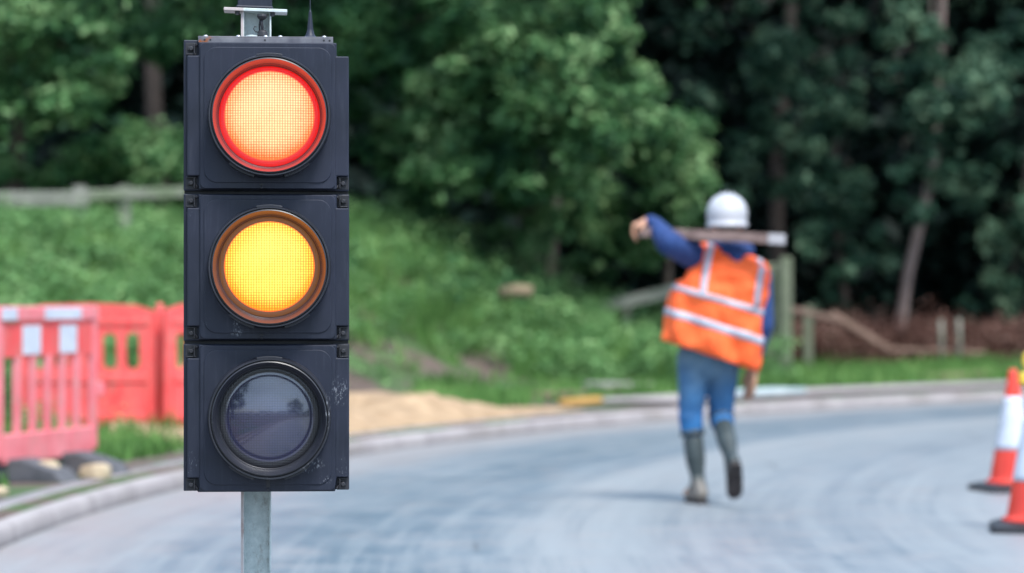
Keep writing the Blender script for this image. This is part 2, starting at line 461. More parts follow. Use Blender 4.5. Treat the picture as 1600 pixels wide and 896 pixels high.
# ------------------------------------------------------------------ foliage generators
def leaf_cloud(centers, radii, per, size, up=.55, squash=.8, seed=0, inner=.45):
    r = np.random.default_rng(seed)
    centers = np.asarray(centers, float); radii = np.asarray(radii, float)
    N = len(centers)
    if np.isscalar(per): per = np.full(N, per)
    idx = np.repeat(np.arange(N), per); n = len(idx)
    d = r.normal(size=(n, 3)); d /= np.linalg.norm(d, axis=1)[:, None]
    d[:, 2] = np.where(r.random(n) < .3, np.abs(d[:, 2]), d[:, 2])
    rad = radii[idx] * (inner + (1 - inner) * r.random(n) ** .5) * (1 + .24 * r.normal(size=n))
    p = centers[idx] + d * rad[:, None] * np.array([1, 1, squash])
    nn = d * .7 + np.array([0, 0, up]) + r.normal(size=(n, 3)) * .45
    nn /= np.linalg.norm(nn, axis=1)[:, None]
    t = r.normal(size=(n, 3)); t -= (t * nn).sum(1)[:, None] * nn; t /= np.linalg.norm(t, axis=1)[:, None]
    b = np.cross(nn, t)
    L = size * (.6 + .8 * r.random(n)); W = L * (.42 + .25 * r.random(n))
    fold = nn * (L * .12)[:, None]
    v0 = p - t * L[:, None] * .5; v1 = p + b * W[:, None] * .5 - fold; v2 = p + t * L[:, None] * .5 - fold * .6; v3 = p - b * W[:, None] * .5 - fold
    V = np.stack([v0, v1, v2, v3], 1).reshape(-1, 3)
    Q = np.arange(n * 4).reshape(-1, 4)
    return V, Q

def bark(name, c1, c2):
    t = NT(name); v = t.coord('Object', (1, 1, .25)); n1 = t.noise(v, 14, 6, .7)
    t.base(t.ramp(n1, [(.3, c1), (.7, c2)])); t.set(Roughness=.9); t.bump(n1, .8, .02); return t.m
M['bark'] = bark('brown bark', (.032, .024, .020), (.085, .062, .05))
M['bark_pale'] = bark('pale bark', (.15, .105, .09), (.30, .215, .185))
M['leaf_a'] = leaf_mat('bright hazel leaves', (.012, .045, .020), (.068, .170, .058), (.29, .44, .20))
M['leaf_b'] = leaf_mat('mid green leaves', (.010, .040, .020), (.042, .130, .050), (.15, .30, .12))
M['leaf_c'] = leaf_mat('dark wood leaves', (.008, .028, .020), (.036, .095, .055), (.20, .31, .19))
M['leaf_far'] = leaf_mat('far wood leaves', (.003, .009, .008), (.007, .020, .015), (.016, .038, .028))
M['leaf_weed'] = leaf_mat('nettle and bramble leaves', (.050, .110, .035), (.125, .270, .090), (.32, .48, .20), nscale=1.6)

def ground_at(x, y): return float(gz(x, y))

def tree(name, label, base, trunk_pts, tr, crown, leaf, barkm, lsize, per, seed, group=None, limbs=6):
    """trunk_pts, crown: absolute coordinates. crown: list of (centre, radius)."""
    bx, by = base; bz = ground_at(bx, by)
    root = empty(name, (bx, by, bz)); off = Vector((bx, by, bz))
    pts = [Vector((0, 0, -.25))] + [Vector(p) - off for p in trunk_pts]
    bm = bmesh.new()
    n = len(pts); tube(bm, pts, [tr * (1.25 if i == 0 else 1 - .62 * i / n) for i in range(n)], 12)
    rr = random.Random(seed)
    cs = [Vector(c) - off for c, _ in crown]
    for k in range(limbs):
        tgt = rr.choice(cs); st = pts[rr.randint(max(1, n // 2), n - 1)]
        mid = st.lerp(tgt, .5) + Vector((rr.uniform(-.2, .2), rr.uniform(-.2, .2), rr.uniform(0, .3)))
        tube(bm, [st, mid, tgt], [tr * .30, tr * .18, tr * .07], 7)
    obj('trunk', bm, barkm, root, smooth=True)
    V, Q = leaf_cloud([tuple(c) for c in cs], [r for _, r in crown], per, lsize, seed=seed)
    np_mesh('crown', V, Q, leaf, root)
    tag(root, label, 'tree', group)
    return root

def fill(ells, seed):
    """clumps inside regions of the photo: (px, py, rx, ry, D, depth, n, radius)"""
    r = random.Random(seed); out = []
    for (px, py, rx, ry, D, dd, n, cr) in ells:
        for _ in range(int(n * .85) + 1):
            a = r.random() * 2 * PI; q = math.sqrt(r.random())
            DD = D + r.uniform(-dd, dd)
            p = at(px + rx * q * math.cos(a), py + ry * q * math.sin(a), DD)
            out.append(((p.x, p.y, p.z), cr * r.uniform(.32, 1.15)))
    return out

def tp(*pp): return [tuple(at(*p)) for p in pp]

# hazels and shrubs on the bank
tree('hazel_tree', 'bright leafy hazel arching over the left end of the wooden fence rail', (-6.6, 36.5),
     tp((20, 300, 36.5), (30, 180, 36.3), (60, 60, 36), (80, -80, 36)), .14,
     fill([(60, 100, 130, 95, 34, 1.2, 55, .36), (20, 10, 190, 60, 35, 1.5, 26, .42), (-170, 90, 150, 200, 35, 2, 40, .5), (80, -160, 300, 120, 35, 2, 50, .6)], 1),
     M['leaf_a'], M['bark'], .13, 130, 21)
tree('hazel_tree', 'low spreading bush of pale green leaves left of the signal below a dark hollow', (-4.6, 36.0),
     tp((215, 290, 36), (210, 250, 35.6), (200, 225, 35.2)), .07,
     fill([(205, 245, 95, 38, 34.2, .8, 40, .24), (60, 265, 80, 30, 34.6, .8, 16, .22), (350, 250, 60, 60, 34.6, 1, 20, .28)], 2),
     M['leaf_a'], M['bark'], .11, 110, 22, limbs=4)
tree('hazel_tree', 'leafy tree rising behind the top of the traffic signal', (-2.6, 38.2),
     tp((470, 300, 38.2), (480, 150, 38), (520, 20, 38), (560, -120, 38)), .13,
     fill([(250, 60, 60, 30, 35.5, .8, 12, .28), (420, 60, 170, 90, 36, 1.2, 34, .36), (640, 40, 120, 85, 36, 1.4, 40, .38), (600, 90, 80, 70, 37, 1, 16, .3), (480, -170, 330, 120, 36, 2, 50, .6), (560, 190, 50, 60, 37.5, .8, 8, .26)], 3),
     M['leaf_b'], M['bark'], .13, 130, 23)
tree('hazel_tree', 'largest bright green tree hanging over the bank in the centre of the photo', (.2, 39.2),
     tp((830, 400, 39.2), (820, 260, 38.8), (800, 120, 38.4), (790, -60, 38)), .17,
     fill([(800, 90, 130, 90, 35.2, 1.0, 62, .34), (920, 120, 85, 120, 35.0, 1.0, 48, .30), (980, 190, 60, 60, 34.6, .8, 22, .26),
           (700, 200, 110, 90, 36, 1.2, 36, .34), (840, 250, 120, 70, 35.6, 1.0, 40, .32), (760, -140, 330, 130, 36, 2, 60, .6), (660, 290, 60, 55, 36.4, .8, 14, .24), (940, 20, 60, 60, 36, .8, 14, .3)], 4),
     M['leaf_a'], M['bark'], .13, 140, 24, limbs=9)
tree('hazel_tree', 'rounded green shrub behind the raised arm of the worker', (2.05, 38.6),
     tp((1040, 520, 38.6), (1045, 400, 38.4), (1050, 300, 38.2)), .07,
     fill([(1045, 265, 62, 70, 36.5, .9, 36, .25), (1000, 350, 60, 50, 37, .8, 20, .22), (930, 330, 55, 50, 37.5, .8, 14, .24), (1070, 200, 35, 30, 37, .6, 9, .22), (960, 400, 60, 40, 38, .8, 12, .22)], 5),
     M['leaf_a'], M['bark'], .11, 130, 25, limbs=5)
tree('hazel_tree', 'small green sapling standing in front of the dark hollow on the bank', (-.1, 37.6),
     tp((795, 430, 37.6), (800, 380, 37.5), (805, 320, 37.4)), .035,
     fill([(810, 340, 50, 36, 36.8, .5, 14, .2), (835, 375, 28, 26, 36.6, .4, 8, .18), (640, 250, 45, 60, 37.2, .6, 12, .22), (590, 215, 30, 30, 36.6, .4, 6, .2)], 6),
     M['leaf_a'], M['bark'], .10, 110, 26, limbs=3)

# the darker wood on the right, tall trees with unseen overhead leaves added for shade
def tall(label, bx, by, tr, pts, ells, seed, per=110, lsize=.16, bk='bark', over=None, leaf='leaf_c'):
    crown = fill(ells, seed)
    r = random.Random(seed * 3)
    cx_, cy_, spread, nn = over
    for _ in range(nn):  # canopy clumps above the view, put in to keep sky light out
        crown.append(((cx_ + r.uniform(-spread, spread), cy_ + r.uniform(-spread, spread), r.uniform(6.6, 11.5)), r.uniform(.7, 1.3)))
    return tree('woodland_tree', label, (bx, by), pts, tr, crown, M[leaf], M[bk], lsize, per, seed + 40, limbs=2)
tall('tall straight dark trunk rising behind the white helmet', 4.6, 48, .17,
     tp((1215, 560, 48), (1213, 380, 48), (1214, 250, 48), (1235, 60, 48), (1245, -160, 48)),
     [(1180, 60, 130, 110, 45.5, 2, 14, .42), (1130, 230, 60, 90, 45, 1.5, 6, .3), (1225, 200, 40, 130, 46.8, .4, 22, .28)], 31, over=(4.4, 45.5, 4.5, 60))
tall('slender leaning pale trunk above the dead bracken', 6.0, 42.5, .10,
     tp((1405, 520, 42.5), (1418, 430, 42.5), (1440, 340, 42.6), (1462, 240, 42.8), (1470, 60, 43), (1480, -200, 43)),
     [(1455, 270, 60, 70, 42, 1.0, 13, .26), (1462, 170, 34, 120, 41.3, .4, 20, .24), (1520, 130, 60, 90, 42, 1.2, 16, .30), (1400, 60, 100, 60, 42, 1.2, 12, .30)], 32, bk='bark_pale', lsize=.13, over=(7.0, 43.5, 3.4, 46))
tall('dark leafy tree between the tall trunk and the leaning trunk', 5.3, 44.5, .08,
     tp((1322, 560, 44.5), (1320, 460, 44.5), (1300, 330, 44.5), (1310, 150, 44.5)),
     [(1320, 395, 75, 60, 43, 1.0, 24, .25), (1290, 300, 60, 60, 43.4, 1, 12, .25), (1300, 170, 90, 70, 44, 1.4, 14, .30), (1290, 470, 40, 30, 43, .8, 6, .2), (1308, 230, 40, 130, 43.6, .4, 22, .25)], 33, lsize=.12, over=(3.6, 42.5, 2.6, 22))
tall('dark tree filling the right edge of the wood', 9.0, 46, .16,
     tp((1660, 540, 46), (1665, 300, 46), (1670, 60, 46)),
     [(1580, 90, 60, 70, 43, 1.2, 14, .3), (1570, 330, 60, 90, 44, 1.4, 12, .28), (1550, 470, 60, 40, 44, 1, 8, .25), (1680, 250, 90, 220, 44, 2, 24, .5)], 34, lsize=.14, over=(11.5, 44.5, 4.0, 46))
tall('dark tree behind the left fence rail and the low bush', -5.8, 45, .2,
     tp((250, 330, 45), (240, 160, 45), (235, -60, 45)),
     [(60, 190, 160, 60, 42, 1.6, 8, .34)], 35, leaf='leaf_b', over=(-6, 42.5, 4.2, 55))
tall('thin dark trunk behind the sapling in the dark hollow on the bank', 0.6, 44, .11,
     tp((860, 430, 44), (865, 350, 44), (880, 200, 44), (880, -60, 44)),
     [(900, 300, 60, 60, 42, 1, 7, .28), (640, 120, 120, 90, 42, 1.4, 8, .34)], 36, leaf='leaf_b', over=(-.5, 43, 4.0, 60))

# far wood: one mass of leaves closing the view, on the rising ground behind
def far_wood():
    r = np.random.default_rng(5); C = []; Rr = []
    for x0, x1, y0, y1, z0, z1, n, cr in ((-16, 20, 50, 58, .2, 10, 1100, .8), (-22, 28, 58, 66, 0, 13, 700, 1.1), (-40, -14, 28, 60, 0, 11, 380, 1.2), (14, 46, 36, 64, 0, 11, 420, 1.2), (-34, 50, 62, 96, -.2, 2.4, 1500, 1.7), (-16, 20, 48, 56, 7.5, 12, 260, 1.1)):  # last row: unseen overhead leaves added to shade the wood
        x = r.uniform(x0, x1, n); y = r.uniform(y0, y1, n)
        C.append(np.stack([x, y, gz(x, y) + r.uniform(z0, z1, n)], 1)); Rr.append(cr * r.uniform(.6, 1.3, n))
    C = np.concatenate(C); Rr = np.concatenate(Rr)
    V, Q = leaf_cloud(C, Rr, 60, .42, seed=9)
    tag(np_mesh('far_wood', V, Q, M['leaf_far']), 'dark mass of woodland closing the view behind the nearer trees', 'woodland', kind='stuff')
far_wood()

# undergrowth on the bank
def undergrowth():
    r = np.random.default_rng(8); C = []; Rr = []
    n = 9000
    x = r.uniform(-11, 3.4, n); y = r.uniform(16, 40, n); s = sdist(x, y)
    px = 800 + F * x / y
    A = np.interp(x, BX, BA)
    start = 2.5 + 2.5 * sm(px, 440, 560) * (1 - sm(px, 720, 860)) + .7 * vnoise(x, y, 1.2, 2)
    start = np.where(px < 300, 2.2, start) + .5 * vnoise(x, y, 3.7, 7) + r.normal(size=n) * .25
    hollow = (s > 8.8) & (px > 700)
    keep = ((s > start) | ((s > 2.7) & (r.random(n) < .16))) & (s < 11) & (y < 39.0) & ~hollow
    thin = r.random(n) < np.where(s < start + .8, .45, .95)
    keep &= thin
    x, y, s, px = x[keep], y[keep], s[keep], px[keep]
    rad = r.uniform(.13, .30, len(x)) * np.where(s < 4, .7, 1)
    z = gz(x, y) + rad * .55 + r.random(len(x)) ** 2 * np.where(px < 330, .12, .42)
    V, Q = leaf_cloud(np.stack([x, y, z], 1), rad, 50, .066, up=1.3, seed=3)
    tag(np_mesh('undergrowth', V, Q, M['leaf_weed']), 'nettles, brambles and weeds covering the bank behind the kerb', 'undergrowth', kind='stuff')
    # darker bramble mounds and taller stems breaking up the slope
    n = 420
    x = r.uniform(-11, 3.2, n); y = r.uniform(17, 38, n); s = sdist(x, y); px = 800 + F * x / y
    k = (s > 4.2) & (s < 10.5) & (px > 300) & (vnoise(x, y, .9, 9) > -.1); x, y = x[k], y[k]
    rad = r.uniform(.16, .46, len(x)); z = gz(x, y) + rad * .5
    V, Q = leaf_cloud(np.stack([x, y, z], 1), rad, 190, .085, up=.5, seed=14)
    tag(np_mesh('bramble', V, Q, M['leaf_b']), 'darker bramble mounds scattered over the weedy bank', 'brambles', kind='stuff')
    # dead bracken on the right
    n = 760
    x = r.uniform(3.6, 12, n); y = r.uniform(40.5, 44.5, n)
    rad = r.uniform(.10, .26, n); z = gz(x, y) + rad * .5 + r.random(n) * .5
    V, Q = leaf_cloud(np.stack([x, y, z], 1), rad * 1.9, 80, .062, up=.2, seed=4, inner=0)
    tag(np_mesh('dead_bracken', V, Q, leaf_mat('dead bracken', (.06, .028, .022), (.14, .068, .052), (.30, .19, .15))), 'red brown dead bracken below the leaning trunk', 'bracken', kind='stuff')
undergrowth()

# grass blades
def grass():
    r = np.random.default_rng(12); P = []; H = []
    def area(n, x0, x1, y0, y1, s0, s1, h, cond=None):
        x = r.uniform(x0, x1, n); y = r.uniform(y0, y1, n); s = sdist(x, y)
        m = (s > s0) & (s < s1) & (vnoise(x, y, 2.2, 1) > -.55 + .5 * r.random(n))
        if cond is not None: m &= cond(x, y)
        x, y = x[m], y[m]; P.append(np.stack([x, y, gz(x, y)], 1)); H.append(h * r.uniform(.5, 1.3, len(x)))
    area(60000, 1.3, 14, 27, 42, 1.3, 8.5, .20)
    area(24000, -3.6, -1.2, 12, 24, .6, 1.9, .12, lambda x, y: ~((y > 19.5) & (sdist(x, y) < 1.9) & (x > -2.4)))
    area(22000, -7, -2.2, 14, 28, 1.3, 3.6, .20)
    area(9000, -1.0, 2.4, 26.5, 33, 1.4, 3.6, .17)
    area(110000, -11, 3.2, 17, 36, 3.6, 10.5, .42, lambda x, y: (800 + F * x / y > 330) & ((sdist(x, y) > 4.6 + .9 * vnoise(x, y, 3.1, 8)) | (800 + F * x / y > 800)))
    area(60000, -11, -3, 17, 31, 3.6, 9.5, .26, lambda x, y: (800 + F * x / y < 330))
    P = np.concatenate(P); H = np.concatenate(H); n = len(P)
    a = r.random(n) * 2 * PI; wv = np.stack([np.cos(a), np.sin(a), np.zeros(n)], 1); lean = r.normal(size=(n, 3)) * .35; lean[:, 2] = 1
    lean /= np.linalg.norm(lean, axis=1)[:, None]
    wd = .008 + .010 * r.random(n)
    v0 = P - wv * wd[:, None]; v1 = P + wv * wd[:, None]; v2 = P + lean * H[:, None] * .55 + wv * (wd * .7)[:, None]; v3 = P + lean * H[:, None] + wv * .002
    V = np.stack([v0, v1, v2, v3], 1).reshape(-1, 3); V[:, 2] -= .005
    tag(np_mesh('grass', V, np.arange(4 * n).reshape(-1, 4), leaf_mat('verge grass blades', (.055, .12, .03), (.11, .24, .06), (.22, .36, .11), nscale=.8)),
        'bright green grass on the verge beyond the kerb', 'grass', kind='stuff')
grass()

# sand spread behind the kerb
def sand():
    sv = np.linspace(.32, 2.6, 26); ys = np.linspace(19.3, 26.4, 90)
    V = []
    for y in ys:
        for s in sv:
            x = CX - math.sqrt((R0 + s) ** 2 - (y - CY) ** 2)
            e = min(1, (s - .32) / .35) * min(1, max(0, (2.6 - s) / .7)); q = max(0, math.sin(PI * (y - 19.3) / 7.1)) ** .5
            hgt = (.23 * e * q) * (.55 + .45 * float(vnoise(x, y, 1.1, 4))) + .05 * e * q * float(vnoise(x, y, 5, 6))
            V.append((x, y, ground_at(x, y) - .02 + max(0, hgt) + .028 * e * q - (.03 if e * q < .02 else 0)))
    n = len(sv); Q = [(i * n + j, i * n + j + 1, (i + 1) * n + j + 1, (i + 1) * n + j) for i in range(len(ys) - 1) for j in range(n - 1)]
    tag(np_mesh('sand', V, Q, noisy('yellow building sand', (.26, .17, .095), (.44, .30, .18), 5, .95, .7, 26, .03), smooth=True),
        'spread of pale yellow sand behind the kerb', 'sand', kind='stuff')
sand()

# ------------------------------------------------------------------ traffic signal
PXM = 1 / 700.0
X0 = (416.5 - 800) * PXM
TH = math.atan2(-X0, 6.349) - R(.25)
sig = empty('traffic_signal', (X0, 6.349, 0), TH)
tag(sig, 'dark portable traffic signal on a steel post showing red and amber lit', 'traffic signal')
def lx(px): return (px - 416.5) * PXM
def lz(py): return CAMH - (py - ROW) * PXM
def pts(l): return [(lx(x), lz(y)) for x, y in l]
def rrect(x0, x1, y0, y1, r, n=7, rr=None):
    out = []
    for (cx_, cy_, a0, q) in ((x1 - r, y0 + r, -90, 0), (x1 - r, y1 - r, 0, 1), (x0 + r, y1 - r, 90, 2), (x0 + r, y0 + r, 180, 3)):
        for k in range(n):
            a = R(a0 + 90 * k / (n - 1)); out.append((cx_ + r * math.cos(a), cy_ + r * math.sin(a)))
    return out
D = lambda p: p * PXM
for idx, (yt, yb, yc, name, lab) in enumerate(((65, 298, 183, 'lens_red', 'top section with the red lens lit'), (303, 533, 418, 'lens_amber', 'middle section with the amber lens lit'), (538, 770, 653, 'lens_green', 'bottom section, unlit and scuffed, its lens reflecting the sky'))):
    # back shell
    bm = bmesh.new()
    if idx == 0: out = [(287, yt - 3), (311, yt - 3), (311, yt + 1), (526, yt + 1), (526, 87), (545.5, 87), (545.5, yb), (287, yb)]
    elif idx == 2: out = [(287, yt), (546, yt), (546, yb - 3), (524, yb - 3), (524, yb), (309, yb), (309, yb - 2), (287, yb - 2)]
    else: out = [(287, yt), (546, yt), (546, yb), (287, yb)]
    prism(bm, pts(out), D(20), D(100))
    sec = obj('signal_section', bm, M['plastic'], sig, bevel=.0022); tag(sec, lab)
    # front door: cross shaped plate cut away at the four corner latches
    bm = bmesh.new(); t_, b_ = yt + 1, yb - 2
    c1 = 21
    cr = [(311, t_), (526, t_), (526, t_ + c1), (545, t_ + c1), (545, b_ - c1), (526, b_ - c1), (526, b_), (311, b_), (311, b_ - c1), (293, b_ - c1), (293, t_ + c1), (311, t_ + c1)]
    if idx == 2: cr[6:8] = [(522, b_ + 1), (312, b_ + 1)]
    prism(bm, pts(cr), D(7), D(20.5))
    door = obj('door', bm, M['plastic'], sec, bevel=.0028, seg=3)
    bm = bmesh.new(); prism(bm, pts(rrect(313, 524, t_ + 1, b_ - 1, 9)), D(2), D(8))
    prism(bm, pts(rrect(319, 518, t_ + 8, b_ - 10, 21, 10)), D(0), D(2.4))
    obj('door_panel', bm, M['plastic'], sec, bevel=.0018, seg=3)
    # visor ring
    bm = bmesh.new()
    prof = [(96.5, 1.5), (96, -6), (94.6, -8), (94.2, -40), (93.2, -43.5), (91.2, -43.5), (90.8, -36), (89.3, -36), (89.0, -44), (87.4, -45), (86.4, -43), (82.6, -22), (81.0, -20.5), (80.0, -9), (79.0, -8), (78.2, 1.5)]
    lathe(bm, [(r * PXM, y * PXM) for r, y in prof], 128, 'y', closed=True, c=(lx(421), 0, lz(yc)))
    vis = obj('visor', bm, M['visor'], sec, smooth=True)
    m = vis.modifiers.new('edges', 'EDGE_SPLIT'); m.split_angle = R(38)
    # lug at top and drain notch block at the bottom
    bm = bmesh.new()
    for a0, a1 in ((R(78), R(102)), ):
        for k in range(6):
            a = a0 + (a1 - a0) * k / 5; b = a0 + (a1 - a0) * (k + 1) / 5
        pp = [(421 + 97 * math.cos(a0 + (a1 - a0) * k / 8), yc - 96.6 * math.sin(a0 + (a1 - a0) * k / 8)) for k in range(9)] + [(421 + 93.6 * math.cos(a1 - (a1 - a0) * k / 8), yc - 93.6 * math.sin(a1 - (a1 - a0) * k / 8)) for k in range(9)]
        prism(bm, pts(pp), D(-42), D(0))
    obj('visor_lug', bm, M['visor'], sec, bevel=.0006); bm = bmesh.new()
    for sgn in (-1, 1):
        a0, a1 = R(270 + sgn * 14), R(270 + sgn * 40)
        pp = [(421 + 98 * math.cos(a0 + (a1 - a0) * k / 8), yc - 98 * math.sin(a0 + (a1 - a0) * k / 8)) for k in range(9)] + [(421 + 93.8 * math.cos(a1 - (a1 - a0) * k / 8), yc - 93.8 * math.sin(a1 - (a1 - a0) * k / 8)) for k in range(9)]
        prism(bm, pts(pp), D(-30), D(0))
        if sgn < 0: obj('visor_lug', bm, M['visor'], sec, bevel=.0006); bm = bmesh.new()
    if len(bm.verts): obj('visor_lug', bm, M['visor'], sec, bevel=.0006)
    # lens, own origin at its centre so that the grid is centred
    bm = bmesh.new(); N = 72
    rows = []
    for i in range(0, 25):
        q = i / 24; r = 72 * PXM * math.sin(q * PI / 2); y = (-4 - 14 * math.cos(q * PI / 2) ** 1.0) * PXM
        rq = 79.0 * q; r = rq * PXM; y = (-3 - 11 * max(0, 1 - (rq / 70.5) ** 2) - (.8 if 71 < rq < 76 else 0)) * PXM
        if i == 0: rows.append([bm.verts.new((0, y, 0))])
        else: rows.append([bm.verts.new((r * math.cos(2*PI*k/N), y, r * math.sin(2*PI*k/N))) for k in range(N)])
    for k in range(N): bm.faces.new((rows[0][0], rows[1][k], rows[1][(k+1) % N]))
    for a, b in zip(rows[1:], rows[2:]):
        for k in range(N): bm.faces.new((a[k], b[k], b[(k+1) % N], a[(k+1) % N]))
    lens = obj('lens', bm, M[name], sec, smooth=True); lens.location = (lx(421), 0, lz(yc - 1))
    # corner latches
    for cxp, sx in ((299, 1), (536, -1)):
        for cyp, sy in ((t_ + 10, 1), (b_ - 10, -1)):
            if idx == 0 and sx == -1 and sy == 1: continue
            bm = bmesh.new()
            X, Z = lx(cxp), lz(cyp)
            lathe(bm, [(.0050, D(20.5)), (.0050, D(11)), (.0040, D(10)), (.0015, D(10))], 16, 'y', c=(X, 0, Z))
            box(bm, X - .0075, X + .0075, D(15), D(20.2), Z - .004, Z + .0045 + .006 * sy * -1 * 0)
            beam(bm, (X + sx * .004, D(16), Z + .003), (X + sx * .0145, D(13), Z + sy * .010), .006, .0042)
            box(bm, X + sx * .007 - .0012, X + sx * .007 + .0012, D(9), D(20.2), Z - .011, Z + .011)
            box(bm, X - .0105, X + .0105, D(12), D(20.3), Z - sy * .0125 - .0012, Z - sy * .0125 + .0012)
            box(bm, X - .0128, X + .0128, D(19.2), D(20.4), Z - .0135, Z + .0135)  # black plate over the shell, painting the shade of the corner recess
            lt = obj('latch', bm, M['black'], sec, bevel=.0006)
    # bottom drip slot and nib on the door
    bm = bmesh.new(); xx = 409 if idx < 2 else 419
    prism(bm, pts([(xx - 2.2, b_ - 21 if idx == 2 else b_ - 9), (xx + 2.2, b_ - 21 if idx == 2 else b_ - 9), (xx + 3.2, b_ - 6), (xx - 3.2, b_ - 6)]), D(-.8), D(1))
    lathe(bm, [(.0028, D(4)), (.0028, D(-1)), (.0012, D(-1.6))], 12, 'y', c=(lx(xx), 0, lz(b_ - 2.5)))
    obj('nib', bm, M['black'], sec)
    if idx < 2:
        bm = bmesh.new(); box(bm, lx(288), lx(545), D(30), D(85), lz(yb + 6), lz(yb - 1)); obj('joint_gasket', bm, M['black'], sec)

# post: steel channel open to the front, behind the head from top to ground
bm = bmesh.new()
pcx = -.0245; hw = .0345; y0, y1 = D(102), D(102) + .045
topz = lz(-45)
U = [(pcx - hw, y0), (pcx - hw + .0075, y0), (pcx - hw + .0075, y1 - .006), (pcx + hw - .004, y1 - .006), (pcx + hw - .004, y0), (pcx + hw, y0), (pcx + hw, y1), (pcx - hw, y1)]
lo = [bm.verts.new((x, y, .02)) for x, y in U]; hi = [bm.verts.new((x, y, topz)) for x, y in U]
n = len(U)
for k in range(n): bm.faces.new((lo[k], lo[(k+1) % n], hi[(k+1) % n], hi[k]))
bm.faces.new(lo[::-1]); bm.faces.new(hi)
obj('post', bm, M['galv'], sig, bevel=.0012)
# stand on the ground
bm = bmesh.new()
box(bm, -.40, .35, y0 + .055, y0 + .115, .0, .05); box(bm, -.40, -.34, -.30, .55, .0, .045); box(bm, .29, .35, -.30, .55, .0, .045)
box(bm, pcx - .06, pcx + .06, y0 + .047, y0 + .054, .0, .30)
obj('stand', bm, M['galv'], sig, bevel=.003)
# steel bracket along the top with bolts
bm = bmesh.new(); box(bm, lx(310), lx(520.5), D(9), D(130), lz(59), lz(56.5)); box(bm, lx(310), lx(520.5), D(9), D(11), lz(66.5), lz(59))
br = obj('top_bracket', bm, M['bracket'], sig, bevel=.0005)
for bx_ in (321, 372, 377.5, 415, 438, 443, 507):
    bm = bmesh.new(); lathe(bm, [(.0055, 0), (.0055, .0035), (.0035, .0062), (.001, .0066)], 12, 'z', c=(lx(bx_), D(40 if bx_ not in (377.5, 443) else 60), lz(56.5)))
    obj('bolt', bm, M['bolt'], br, smooth=False)
bm = bmesh.new()
bm.free()
for bx_ in (320, 329, 414, 506, 515):
    bm = bmesh.new(); lathe(bm, [(.0024, D(9.5)), (.0024, D(8.6)), (.0008, D(8.6))], 10, 'y', c=(lx(bx_), 0, lz(62.3))); obj('screw', bm, M['black'], br)
# plate on top of the post, with a black box on it
bm = bmesh.new(); mrot = Matrix.Translation((lx(402) - .006, D(110), lz(6.0))) @ Matrix.Rotation(R(1.7), 4, 'Y')
box(bm, -.071, .073, -.022, .045, -.0035, .0035, mrot)
tpz = obj('top_plate', bm, M['galv'], sig, bevel=.001)
bm = bmesh.new(); box(bm, -.040, .038, -.018, .04, .0037, .085, mrot)
box(bm, -.043, .041, -.020, .043, .0037, .010, mrot)
obj('control_box', bm, M['plastic'], sig, bevel=.003)
for q in (-.040, .040):
    bm = bmesh.new(); lathe(bm, [(.0055, -.012), (.0055, -.0037)], 6, 'z')
    for v in bm.verts: v.co = mrot @ (v.co + Vector((q, -.012, 0)))
    obj('nut', bm, M['black'], tpz)
# cable and gland
bm = bmesh.new(); xg = lx(409); yg = D(96)
lathe(bm, [(.011, lz(13)), (.012, lz(17)), (.009, lz(20)), (.006, lz(22))], 16, 'z', c=(xg, yg, 0))
obj('cable_gland', bm, M['black'], sig, bevel=.0008); bm = bmesh.new()
lathe(bm, [(.0085, lz(58)), (.0115, lz(54)), (.0125, lz(47)), (.0115, lz(41)), (.006, lz(38))], 12, 'z', c=(lx(410), yg, 0))
obj('cable_connector', bm, M['black'], sig, bevel=.0008)
bm = bmesh.new()
tube(bm, [(xg, yg, lz(18)), (xg - .001, yg, lz(28)), (xg + .002, yg - .002, lz(42))], .0032, 10)
tube(bm, [(xg - .004, yg, lz(19)), (xg - .006, yg + .004, lz(30)), (xg - .005, yg, lz(44))], .002, 8)
tube(bm, [(lx(402), yg - .004, lz(42)), (lx(398), yg - .006, lz(41)), (lx(395.5), yg - .006, lz(37)), (lx(397), yg - .006, lz(33)), (lx(400), yg - .006, lz(34))], .0012, 6)
obj('cable', bm, M['black'], sig, smooth=True)
# clamp inside the channel
bm = bmesh.new(); lathe(bm, [(.012, lz(58)), (.012, lz(50)), (.015, lz(49)), (.015, lz(47)), (.006, lz(46))], 20, 'z', c=(lx(393), D(100), 0))
obj('clamp', bm, M['galv'], sig, bevel=.0006)
# whip antenna with a ribbed rubber base
bm = bmesh.new(); prof = [(.0190, lz(57)), (.0190, lz(55.6)), (.0150, lz(54.5)), (.0100, lz(50)), (.0078, lz(44))]
for k in range(14):
    y = 43 - k * 2.2; r = .0074 - k * .00030
    prof += [(r, lz(y)), (r - .0007, lz(y - 1.0))]
prof += [(.0016, lz(11)), (.0010, lz(9)), (.0009, lz(-120))]
lathe(bm, prof, 20, 'z', c=(lx(485), D(45), 0))
obj('antenna', bm, M['plastic'], sig, smooth=True)

